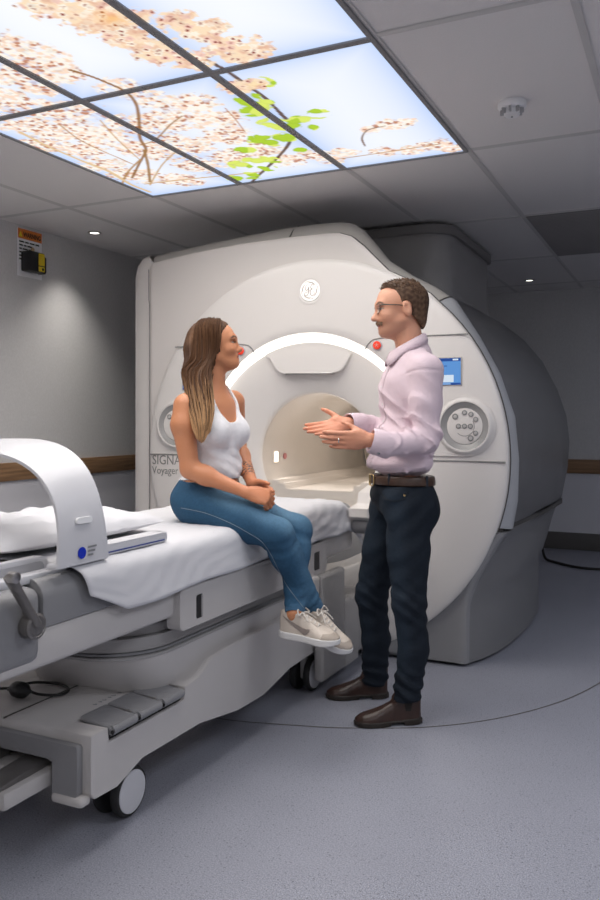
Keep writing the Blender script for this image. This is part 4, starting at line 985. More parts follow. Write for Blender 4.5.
def hand_prims(w, fwd, palm, thumb, L=.185, curl=(.25,) * 4, spread=.06, tcurl=.35, sc=1.0, tdir=None, fat=1.0):
    """w: wrist; fwd: towards the fingers; palm: normal out of the palm; thumb: side the thumb leaves from"""
    fwd = Vector(fwd).normalized(); palm = (Vector(palm) - fwd * Vector(palm).dot(fwd)).normalized(); th = (Vector(thumb) - fwd * Vector(thumb).dot(fwd)); th = (th - palm * th.dot(palm)).normalized()
    w = Vector(w); k = L / .185
    pl = .095 * k; spec_fat = fat
    pr = [P_cone(w, w + fwd * .03 * k, .024 * k, .026 * k, .015, (palm, .72)),
          P_ell(w + fwd * pl * .52 - palm * .002, (.052 * k, .040 * k, .0155 * k), fwd, th, palm, .012),
          P_ell(w + fwd * .036 * k + th * .024 * k + palm * .008 * k, (.034 * k, .016 * k, .014 * k), fwd * .9 + th * .35, th * .9 - fwd * .35, palm, .012)]
    spec = [(.030, .094, (.044, .027, .021), .0088, 1.6), (.0105, .098, (.049, .031, .022), .0090, .4), (-.0095, .095, (.045, .029, .022), .0086, -.5), (-.028, .088, (.034, .022, .019), .0076, -1.8)]
    for (off, base, seg, r, sp), cu in zip(spec, curl):
        r = r * fat
        d0 = (fwd + th * sp * spread).normalized(); pt = w + fwd * base * k + th * off * k - palm * .001
        pr.append(P_cone(pt - d0 * .03 * k, pt, r * 1.15 * k, r * 1.1 * k, .008))
        ang = 0.0
        for i, sl in enumerate(seg):
            ang += cu * (1.0, 1.15, .8)[i]
            dd = (d0 * math.cos(ang) + palm * math.sin(ang)).normalized(); nx = pt + dd * sl * k
            pr.append(P_cone(pt, nx, r * (1.06 - .08 * i) * k, r * (.98 - .10 * i) * k, .0035)); pt = nx
    t0 = w + fwd * .022 * k + th * .022 * k + palm * .004 * k
    td = Vector(tdir).normalized() if tdir is not None else (fwd * .72 + th * .62 + palm * .28).normalized()
    t1 = t0 + td * .043 * k; t2d = (td + fwd * tcurl).normalized(); t2 = t1 + t2d * .032 * k; t3d = (t2d + fwd * tcurl * .8).normalized(); t3 = t2 + t3d * .025 * k
    pr += [P_cone(t0, t1, .0145 * k, .0115 * k, .012), P_cone(t1, t2, .0112 * k, .0100 * k, .004), P_cone(t2, t3, .0102 * k, .0078 * k, .004)]
    return pr
# ------------------------------------------------------------------ materials for the people
SKIN = mat('skin', (.5, .3, .2), .48, attr='tint', sss=0.06, bump=.03, bscale=500)
HAIR = mat('hair', (.1, .06, .04), .6, spec=.22, attr='tint', bump=.5, bscale=220, stretch=(1, 1, .12))
CLOTH = {}
def cloth(name, col, rough=.85, bs=500, bump=.15, var=.05, vs=40, sheen=.1): return mat(name, col, rough, bump=bump, bscale=bs, var=var, vscale=vs, spec=.25, sheen=sheen)
DENIM = mat('blue_denim', (.1, .2, .3), .8, attr='tint', bump=.12, bscale=700, var=.10, vscale=120, spec=.2)
DARKD = mat('dark_denim', (.02, .03, .05), .8, attr='tint', bump=.12, bscale=700, var=.12, vscale=90, spec=.2)
TANK = cloth('white_jersey', (.80, .80, .82))
SHIRT = cloth('pink_shirt_cotton', (.66, .535, .59), .8, 600, .08, .02)
SOLE = mat('white_rubber', (.68, .67, .66), .5)
BEIGE = mat('beige_leather', (.56, .49, .425), .5, var=.04, vscale=40)
TAUPE = mat('taupe_leather', (.26, .215, .195), .5)
LACE = cloth('lace_cotton', (.62, .58, .53))
BROWN = mat('brown_boot_leather', (.036, .016, .011), .36, spec=.5, var=.25, vscale=25, bump=.05, bscale=200)
BSOLE = mat('boot_sole', (.02, .014, .010), .5)
BELT = mat('belt_leather', (.050, .024, .014), .42, var=.3, vscale=60)
BRASS = mat('brass_buckle', (.6, .45, .22), .28, metal=1)
SILVER = mat('silver', (.75, .75, .76), .2, metal=1)
STITCH = mat('stitching', (.22, .27, .32), .7)

def shoe(parent, org, heel, fwd, up, L, prefix, up_m, sole_m, boot=False, mark=None, laces=False, ankle=None):
    """heel: underside of the heel; fwd/up: axes of the foot"""
    f = Vector(fwd).normalized(); s = Vector(up).cross(f).normalized(); u = f.cross(s).normalized(); h = Vector(heel)
    A = np.stack([npv(f), npv(s), npv(u)]); h0 = npv(h)
    def wid(x): t = np.clip(x / L, 0, 1); return np.interp(t, [0, .05, .15, .35, .5, .68, .8, .9, .97, 1.0], [.014, .026, .033, .032, .033, .043, .044, .037, .022, .008] if not boot else [.016, .028, .034, .031, .033, .043, .042, .034, .019, .006])
    def hgt(x):
        t = np.clip(x / L, -.1, 1.05)
        return np.interp(t, [-.05, .0, .12, .26, .34, .45, .6, .75, .9, 1.0], [.080, .098, .100, .098, .098, .088, .070, .054, .045, .030] if not boot else [.12, .135, .14, .14, .130, .088, .068, .055, .045, .032])
    def loc(p): return (p - h0) @ A.T
    def F_up(p, g=0.0):
        q = loc(p); x, y, z = q[:, 0], q[:, 1], q[:, 2]; H = hgt(x); zz = np.clip((z - .02) / np.maximum(H - .02, .01), 0, 1)
        w = wid(x) * np.where(x > L * .42, np.sqrt(np.maximum(1 - (zz * .93) ** 2.4, .02)), 1 - .20 * zz) + .001
        d = np.maximum(np.abs(y) - w, z - H)
        d = np.maximum(d, np.maximum(-x + .004 * (1 - zz), x - L * .995)); d = np.maximum(d, .012 - z)
        return (d * .8 - g).astype(np.float32)
    def F_so(p):
        q = loc(p); x, y, z = q[:, 0], q[:, 1], q[:, 2]
        low = (.008 * np.clip((x / L - .8) / .2, 0, 1) ** 2) if not boot else np.where((x > .075) & (x < .13), .012, np.where(x >= .13, .007 * np.clip((x / L - .85) / .15, 0, 1) ** 2, 0.0))
        top = .026 if not boot else np.where(x < .08, .026, .022)
        d = np.maximum(np.abs(y) - wid(x) - .0045, np.maximum(z - top, low - z)); d = np.maximum(d, np.maximum(-x - .003, x - L - .003))
        return (d * .8).astype(np.float32)
    c = [h + f * x + s * y + u * z for x in (-.02, L + .02) for y in (-.06, .06) for z in (-.01, .16)]
    lo, hi = np.min([npv(q) for q in c], 0), np.max([npv(q) for q in c], 0)
    so = sdf_obj(prefix, F_up, .003, up_m, parent, org, it=3, lo=lo, hi=hi)
    sdf_obj('sole', F_so, .003, sole_m, so, org, it=2, lo=lo, hi=hi)
    if mark:
        def inside(vs):
            q = loc(vs); x, z = q[:, 0] / L + .10, q[:, 2]
            # tick-shaped side mark: a broad hook near the toe thinning to a tail at the heel
            t = np.clip((.68 - x) / .50, 0, 1)
            mid = .034 + .050 * t ** 1.25; half = .0125 * (1 - t) ** .75 * np.clip((.70 - x) / .10, 0, 1) ** .6
            mid = mid + .018 * np.clip((x - .58) / .12, 0, 1) ** 1.5
            return (np.abs(z - mid) < half + .0008) & (x > .17) & (x < .695) & (q[:, 1] * mark > .012)
        sdf_obj('side_mark', lambda p: F_up(p, .0016), .0016, TAUPE, so, org, it=2, keep=inside, lo=lo, hi=hi)
    if laces:
        P = lambda x, y, z: h + f * x + s * y + u * z - Vector(org)
        for k in range(5):
            x = L * (.40 + .065 * k); z = float(hgt(np.array([x]))[0]) + .001; b = BM(); w = .024 - .001 * k
            tube(b, [P(x, -w, z - .014), P(x + .004, -w * .5, z - .001), P(x, 0, z + .003), P(x - .004, w * .5, z - .001), P(x, w, z - .014)], .0032, 6); obj('lace', b, LACE, so, 60)
        b = BM(); x = L * .36; z = float(hgt(np.array([x]))[0]) + .004
        for sg in (1, -1):
            tube(b, smooth_path([P(x, 0, z), P(x - .004, .022 * sg, z + .012), P(x + .01, .036 * sg, z - .004), P(x + .008, .012 * sg, z)], 5), .0028, 6)
            tube(b, smooth_path([P(x, 0, z), P(x + .02, .016 * sg, z - .004), P(x + .045, .028 * sg, z - .022)], 5), .0026, 6)
        obj('lace_bow', b, LACE, so, 60)
        def tong(vs): q = loc(vs); return (np.abs(q[:, 1]) < .018) & (q[:, 0] > L * .30) & (q[:, 0] < L * .68) & (q[:, 2] > .045)
        sdf_obj('tongue', lambda p: F_up(p, .0013), .003, TAUPE if laces == 2 else BEIGE, so, org, it=1, keep=tong, lo=lo, hi=hi)
        def cap_(vs): q = loc(vs); return (q[:, 0] > L * .80) & (q[:, 2] < .046)
        sdf_obj('toe_cap', lambda p: F_up(p, .0012), .003, mat('toe_tan', (.40, .34, .285), .55), so, org, it=2, keep=cap_, lo=lo, hi=hi)
    if boot:
        def gus(vs): q = loc(vs); t = np.clip((q[:, 2] - .05) / .08, 0, 1); return (np.abs(q[:, 0] - L * .22) < .010 + .016 * t) & (q[:, 2] > .055) & (q[:, 2] < .128) & (np.abs(q[:, 1]) > .012)
        sdf_obj('elastic_gusset', lambda p: F_up(p, .0012), .003, mat('gusset', (.012, .009, .008), .8), so, org, it=1, keep=gus, lo=lo, hi=hi)
        def F_h(p): q = loc(p); return np.maximum(np.maximum(np.abs(q[:, 1]) - wid(q[:, 0]) - .003, q[:, 2] - .016), np.maximum(np.abs(q[:, 0] - .037) - .040, -q[:, 2] - .0)).astype(np.float32) * .8
    return so

# ------------------------------------------------------------------ the seated woman
def woman():
    ft = (VR * .84 - VD * .54).normalized(); st = (VU.cross(ft)).normalized()
    c = at(215, 346.5, 3.20); sc = .89
    f, s, u = face_frame(VR * .97 + VD * .06 + VU * .20, VU)
    H = head_prims(c, f, s, u, sc, True)
    chest = at(211, 428, 3.20); waist = at(215, 467, 3.19); pelv = at(206, 497, 3.20)
    shR, shL = at(185.5, 406, 3.06), at(234, 402, 3.34)
    torso = [P_ell(chest, (.098, .138, .135), ft, st, VU, .03), P_ell(waist, (.086, .112, .13), ft, st, VU, .05), P_ell(pelv + VU * .01, (.108, .150, .085), ft, st, VU, .05),
             P_ell(at(210, 405, 3.2), (.075, .135, .055), ft, st, VU, .04)]
    bust = [P_ell(chest + ft * .058 + st * k * .064 - VU * .016, (.062, .058, .060), ft + st * k * .25, st - ft * k * .25, VU, .028) for k in (1, -1)]
    nb = at(212, 396, 3.20)
    neck = [P_cone(nb, c - f * .018 * sc - u * .055 * sc, .053, .046, .03), P_cone(nb + VU * .022, shR + VU * .006 + st * .02, .034, .036, .03), P_cone(nb + VU * .022, shL + VU * .006 - st * .02, .034, .034, .03)]
    elR, wrR = at(190, 469, 3.04), at(246, 492.5, 2.99)
    elL, wrL = at(237, 446, 3.40), at(252.5, 484, 3.16)
    arms = [P_cone(shR, at(183.5, 425, 3.045), .046, .046, .03), P_cone(at(183.5, 425, 3.045), elR, .0445, .034, .02), P_cone(elR, elR.lerp(wrR, .3), .0345, .0345, .02), P_cone(elR.lerp(wrR, .25), wrR, .0345, .0205, .02),
            P_cone(shL, elL, .044, .036, .03), P_cone(elL, elL.lerp(wrL, .3), .035, .035, .02), P_cone(elL.lerp(wrL, .25), wrL, .035, .022, .02)]
    hR = hand_prims(wrR, VR * .93 - VU * .30 + VD * .16, -VU * .66 + VD * .72, VU * .75 + VD * .6, .160, (.75, .85, .9, .9), .03, .8, tdir=VR * .88 + VU * .02 + VD * .42)
    hL = hand_prims(wrL, VR * .80 - VU * .50 - VD * .34, -VU * .35 - VD * .85, VU * .75 + VR * .5, .156, (.8, .85, .9, .9), .03, .3, tdir=VR * .45 - VD * .85 + VU * .12)
    hipR, hipL = at(206, 506, 3.11), at(210, 503, 3.29)
    knR, knL = at(277.5, 534.5, 2.985), at(296.5, 530, 3.17)
    anR, anL = at(314, 608, 3.06), at(295, 613, 2.995)
    def leg(h, k, a, g=0.0):
        return [P_cone(h, h.lerp(k, .55), .082 + g, .074 + g, .04), P_cone(h.lerp(k, .5), k, .0735 + g, .0525 + g, .03), P_cone(k, k.lerp(a, .28) - ft * .006, .0525 + g, .0515 + g, .03),
                P_cone(k.lerp(a, .25) - ft * .006, a, .0515 + g, .0315 + g, .03)]
    toeR, toeL = None, None
    dirR = (VR * .80 - VD * .50 - VU * .34).normalized(); dirL = (VR * .84 - VD * .54 - VU * .02).normalized()
    feet = [P_cone(anR, anR - VU * .05 + dirR * .01, .030, .024, .02), P_cone(anL, anL - VU * .05 + dirL * .01, .030, .024, .02)]
    body = torso + bust + neck + H + arms + leg(hipR, knR, anR, -.004) + leg(hipL, knL, anL, -.004) + feet + hR + hL
    org = tuple(on_z(206, 505, .83)); org = (pelv.x, pelv.y, .83)
    skin = np.array(lin((196, 132, 94)))
    Ink = wrL.lerp(elL, .42)
    def tint(p):
        col = head_tint(p, c, f, s, u, sc, skin, lin((172, 92, 84)), lin((54, 34, 24)), (.05, .03, .02), None, 1.05)
        # patterned tattoo on the far forearm
        ax = npv((elL - wrL).normalized()); q = p - npv(wrL); t = q @ ax; r = q - np.outer(t, ax); m = (np.linalg.norm(r, axis=1) < .05) & (t > .035) & (t < .135)
        g = np.sin(p[:, 0] * 210 + 2.2 * np.sin(p[:, 2] * 150) + 1.5 * np.sin(p[:, 1] * 170)) * np.sin(p[:, 2] * 190 + 2 * np.sin(p[:, 0] * 120))
        lf = np.abs(np.sin(t * 120 + 1.5 * np.sin(p[:, 0] * 90)))
        a = (m * np.clip((np.abs(g) - .22) * 5, 0, 1) * np.clip((lf - .25) * 4, 0, 1) * np.clip(np.minimum(t - .035, .135 - t) / .02, 0, 1) * .9)[:, None]
        col = col * (1 - a) + np.array(lin((48, 44, 46))) * a
        for h_ in (wrR, wrL):
            d = np.linalg.norm(p - npv(h_), axis=1); w = smoothstep(.20, .10, d)[:, None] * .22; col = col * (1 - w) + col * np.array((1.12, .82, .76)) * w
        return col
    Fb = field(body)
    B = sdf_obj('person', Fb, .0034, SKIN, None, org, tint, it=2)
    tag(B, 'woman in white tank top and blue jeans sitting on the table edge, hands clasped', 'person')
    # tank top
    Ft = field(torso + bust + neck[:1] + [P_cone(nb + VU * .020, shR + VU * .004 + st * .03, .034, .036, .03), P_cone(nb + VU * .020, shL + VU * .004 - st * .03, .034, .034, .03)])
    cc, f3, s3 = npv(chest), npv(ft), npv(st)
    def tankF(p):
        q = p - cc; a, b_, z = q @ f3, q @ s3, q[:, 2]
        fold = .0030 * np.sin(z * 62 + 2.4 * np.sin(b_ * 20 + a * 12) + 3 * a * 12) * smoothstep(-.03, -.09, z) + .0016 * np.sin(z * 130 + b_ * 60) * smoothstep(-.06, -.12, z)
        under = .004 * np.exp(-((z + .082) / .016) ** 2) * (a > 0)
        ab = np.abs(b_); zn = np.where(ab < .077, np.where(a > 0, .022, .03) + .10 * (ab / .074) ** 3, .060 - (ab - .077) * .9)
        hemz = hz - .10 * np.clip(-(q @ f3), -.02, .06)
        reg = np.maximum(np.minimum((z - zn) * .7, np.maximum(np.abs(ab - .077) - .0105, z - .21)), hemz - p[:, 2])
        return np.maximum(Ft(p) - .0080 - fold + under, reg)
    hz = at(225, 479, 3.15).z
    sdf_obj('tank_top', tankF, .0030, TANK, B, org, it=2, lo=Ft.lo - .01, hi=Ft.hi + .01)
    # jeans
    hip = [P_ell(pelv, (.118, .160, .088), ft, st, VU, .04), P_ell(at(193, 506, 3.12), (.070, .070, .074), k=.04), P_ell(at(197, 503, 3.28), (.070, .070, .072), k=.04), P_ell(at(210, 484, 3.2), (.098, .132, .05), ft, st, VU, .04)]
    Fj = field(hip + leg(hipR, knR, anR, .004) + leg(hipL, knL, anL, .004))
    k0, h0 = npv(knR), npv(hipR)
    def foldJ(p):
        o = 0
        for K, Hh, An in ((knR, hipR, anR), (knL, hipL, anL)):
            kk, aa, hh = npv(K), npv(An), npv(Hh)
            ax = (aa - kk) / np.linalg.norm(aa - kk); t = (p - kk) @ ax; L = float(np.linalg.norm(aa - kk)); r = np.linalg.norm(p - kk - np.outer(t, ax), axis=1) < .085
            o = o + r * .0022 * np.sin((t + .25 * (p @ s3)) * 150 + 2 * np.sin(p[:, 0] * 40)) * (smoothstep(L - .13, L - .03, t) * .9 + .7 * np.exp(-((t - .045) / .04) ** 2))
            o = o + .0026 * np.sin(((p - hh) @ f3) * 75 + p[:, 2] * 60 + 1.5 * np.sin((p - hh) @ s3 * 40)) * np.exp(-(np.linalg.norm(p - hh - np.array([0, 0, .03]), axis=1) / .10) ** 2)
        return o
    def jeansF(p): return Fj(p) - foldJ(p)
    def jeans_keep(vs):
        k = vs[:, 2] < at(210, 479, 3.2).z + .10 * np.clip(-((vs - np.asarray(pelv)) @ np.asarray(ft)), -.03, .08)
        for K, An in ((knR, anR), (knL, anL)):
            ax = np.asarray((An - K).normalized()); q = vs - np.asarray(An); t = q @ ax; k &= ~((t > -.004) & (np.linalg.norm(q - np.outer(t, ax), axis=1) < .08) & (t < .2))
        return k
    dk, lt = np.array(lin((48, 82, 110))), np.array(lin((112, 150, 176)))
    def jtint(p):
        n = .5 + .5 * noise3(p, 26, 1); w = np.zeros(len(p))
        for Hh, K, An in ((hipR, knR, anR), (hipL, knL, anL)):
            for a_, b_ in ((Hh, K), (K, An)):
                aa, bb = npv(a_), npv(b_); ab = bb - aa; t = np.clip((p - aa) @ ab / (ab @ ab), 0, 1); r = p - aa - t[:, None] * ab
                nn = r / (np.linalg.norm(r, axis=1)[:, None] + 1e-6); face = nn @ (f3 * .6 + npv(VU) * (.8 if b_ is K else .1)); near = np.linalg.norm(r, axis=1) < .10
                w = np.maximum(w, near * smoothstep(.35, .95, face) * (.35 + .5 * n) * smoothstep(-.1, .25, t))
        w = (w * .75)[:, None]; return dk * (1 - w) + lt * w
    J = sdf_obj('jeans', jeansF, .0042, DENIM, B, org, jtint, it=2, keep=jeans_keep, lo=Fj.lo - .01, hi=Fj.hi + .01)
    # stitched outer seam of the near leg, waistband and cuffs
    o3 = Vector(org)
    def on_surf(p, d, Fn, n=40):
        p = Vector(p); d = Vector(d).normalized()
        for _ in range(n): v = float(Fn(np.array([p], np.float32))[0]); p = p - d * v * .8
        return p
    def on_ray(u, v, Fn, d0=2.6):
        p = at(u, v, d0); dr = (at(u, v, d0 + 1) - p).normalized()
        for _ in range(60):
            dd = float(Fn(np.array([p], np.float32))[0])
            if dd < .0006: break
            p = p + dr * min(dd * .8, .05)
        return p
    px = smooth_path([(181, 508, 0), (205, 513, 0), (230, 523, 0), (250, 534, 0), (262, 542, 0), (270, 553, 0), (277, 567, 0), (286, 584, 0), (296, 598, 0), (304, 608, 0)], 5)
    b = BM(); tube(b, [on_ray(p.x, p.y, jeansF) - VD * .0002 - o3 for p in px], .0010, 5); obj('side_stitching', b, STITCH, J, 60)
    for An, K, nm in ((anR, knR, 'cuff'), (anL, knL, 'cuff')):
        ax = (An - K).normalized(); e1 = ax.orthogonal().normalized(); e2 = ax.cross(e1); b = BM(); rg = []
        for z_, r_ in ((-.022, .0365), (-.021, .0385), (-.004, .0378), (.001, .0375), (.001, .034), (-.01, .033)): rg.append([An + ax * z_ + (e1 * math.cos(2 * PI * k / 28) + e2 * math.sin(2 * PI * k / 28)) * r_ - o3 for k in range(28)])
        loft(b, rg, cap0=False, cap1=False); obj(nm, b, cloth('denim_cuff', lin((58, 92, 120))) if 'denim_cuff' not in bpy.data.materials else bpy.data.materials['denim_cuff'], J, 50)
    # trainers
    ur = (VU - dirR * VU.dot(dirR)).normalized(); ul = (VU - dirL * VU.dot(dirL)).normalized()
    shoe(B, org, anR - dirR * .055 - ur * .092, dirR, (ur + VR * .10 - VD * .18), .250, 'sneaker', BEIGE, SOLE, False, -1, 1)
    shoe(B, org, anL - dirL * .058 - ul * .092 - VD * .0, dirL, (ul + VR * .0), .245, 'sneaker', BEIGE, SOLE, False, -1, 1)
    # hair: scalp volume with falling mass and separate locks
    cl = [(at(205, 335, 3.19), .058, .066), (at(198, 352, 3.17), .056, .070), (at(197, 372, 3.135), .054, .060), (at(199.5, 392, 3.08), .050, .046), (at(201.5, 410, 3.035), .044, .036), (at(202.5, 425, 3.005), .032, .028), (at(201.5, 437, 2.99), .018, .016)]
    hp = []
    for (a, r1, d1), (b2, r2, d2) in zip(cl[1:], cl[2:]): hp.append(P_cone(a, b2, r1 * .9, r2 * .9, .03, (VD, d1 / r1)))
    skull = [P_ell(c + (f * -.014 + u * .034) * sc, tuple(x * sc for x in (.108, .087, .093)), f, s, u, .02), P_ell(c + (f * -.045 + u * -.02) * sc, tuple(x * sc for x in (.080, .080, .085)), f, s, u, .03)]
    Fs, Ff = field(skull), field(hp)
    cf, cs, cu, c3 = npv(f), npv(s), npv(u), npv(c)
    def hairF(p):
        q = (p - c3) / sc; a, b_, d = q @ cf, q @ cs, q @ cu
        al = np.interp(d, [-.30, -.16, -.11, -.06, -.01, .05, .075, .10, .13], [.20, .10, .030, .020, .022, .046, .067, .090, .088]) - .12 * np.clip(np.abs(b_) - .05, 0, 1)
        sk = np.maximum(Fs(p), (a - al) * sc)
        fm = np.maximum(Ff(p), (a - al) * sc)
        h = np.clip(.5 + .5 * (sk - fm) / .035, 0, 1); d0 = sk * (1 - h) + fm * h - .035 * h * (1 - h)
        th = np.arctan2(b_, a + .02); g = np.sin(th * 34 + 5 * np.sin(d * 16)) * .0016 + np.sin(th * 77 + 9 * np.sin(d * 11)) * .0008
        return (d0 - g).astype(np.float32)
    dark, mid, bl = np.array(lin((64, 42, 29))), np.array(lin((120, 84, 56))), np.array(lin((204, 162, 118)))
    ztop, zbot = c.z + .08, cl[-1][0].z
    def htint_(p, seed=None):
        t = np.clip((ztop - p[:, 2]) / (ztop - zbot), 0, 1); n = noise3(p * np.array([1, 1, .15]), 95, 3) if seed is None else np.full(len(p), seed)
        k = np.clip((t - .52) * 1.9 + .45 * n * smoothstep(.25, .7, t), 0, 1)[:, None]; k2 = np.clip(.35 + .45 * (noise3(p * np.array([1, 1, .2]), 70, 5) if seed is None else np.full(len(p), seed)), 0, 1)[:, None] * .8
        return (dark * (1 - k2) + mid * k2) * (1 - k) + bl * k
    Fh = field(skull + hp); lo, hi = Fh.lo, Fh.hi
    Hh = sdf_obj('hair', hairF, .0030, HAIR, B, org, htint_, it=1, lo=lo, hi=hi)
    rng = random.Random(5); b = BM(); tl = []
    for i in range(330):
        x = rng.uniform(-1.05, 1.0); far = rng.random() < .18; sg = 1 if far else -1
        a0 = x * .075 - .015; wob = rng.uniform(0, 6); wa = rng.uniform(.001, .006); en = rng.choice((4, 5, 6, 6, 6)); st_ = rng.choice((0, 0, 0, 1, 2, 3))
        pts = [c + (f * (a0 * .8 + .018) - s * .02 + u * .13) * sc, c + (f * (a0 * .95) + s * sg * .075 + u * .095) * sc, c + (f * (a0 * .95 - .012) + s * sg * .105 + u * .03) * sc, c + (f * (a0 * .85 - .028) + s * sg * .105 - u * .055) * sc]
        for k in range(2, en + 1):
            q, r1, d1 = cl[k]; xo = max(-.97, min(.97, x + .15 * math.sin(wob + k)))
            pts.append(q + VR * (xo * r1 * (1.0 if k < 6 else rng.uniform(.6, 1.4)) + wa * math.sin(k * 1.7 + wob)) + VD * sg * d1 * math.sqrt(1 - xo * xo) - VU * (rng.uniform(-.02, .022) if k == en else 0))
        q = smooth_path(pts[st_:], 4); lift = rng.uniform(.000, .0035); out = []
        for n_, p in enumerate(q):
            w = p.copy(); fr = n_ / len(q)
            for _ in range(6):
                v = float(hairF(np.array([w], np.float32))[0])
                if v > .03 and fr > .7: break
                g3 = (w - (c if w.z > c.z - .03 else min(cl, key=lambda e: abs(e[0].z - w.z))[0])); g3 = Vector((g3.x, g3.y, g3.z * (1 if w.z > c.z - .03 else 0))).normalized(); w = w - g3 * (v - lift) * .7
            if (w - c).dot(f) / sc > np.interp((w - c).dot(u) / sc, [-.16, -.11, -.01, .05, .10], [.2, .040, .030, .052, .098]): continue
            out.append(w - o3)
        if len(out) < 6: continue
        for _ in range(3): out = [out[0]] + [(out[k - 1] + out[k] * 2 + out[k + 1]) * .25 for k in range(1, len(out) - 1)] + [out[-1]]
        N = len(out); r0 = rng.uniform(.0020, .0044); v0 = len(b.verts)
        tube(b, out, [r0 * (.3 + .9 * math.sin(PI * min(1, .08 + .92 * (j / (N - 1)))) ** .7) for j in range(N)], 5, flat=.6)
        tl.append((v0, len(b.verts), rng.uniform(-1, 1)))
    L = obj('hair_locks', b, HAIR, Hh, 80)
    co = np.array([v.co for v in L.data.vertices]) + np.asarray(org); col = np.zeros((len(co), 3))
    for a, e, sd in tl: col[a:e] = htint_(co[a:e], sd)
    ca = L.data.color_attributes.new('tint', 'FLOAT_COLOR', 'POINT'); ca.data.foreach_set('color', np.concatenate([col, np.ones((len(col), 1))], 1).astype(np.float32).ravel())
woman()
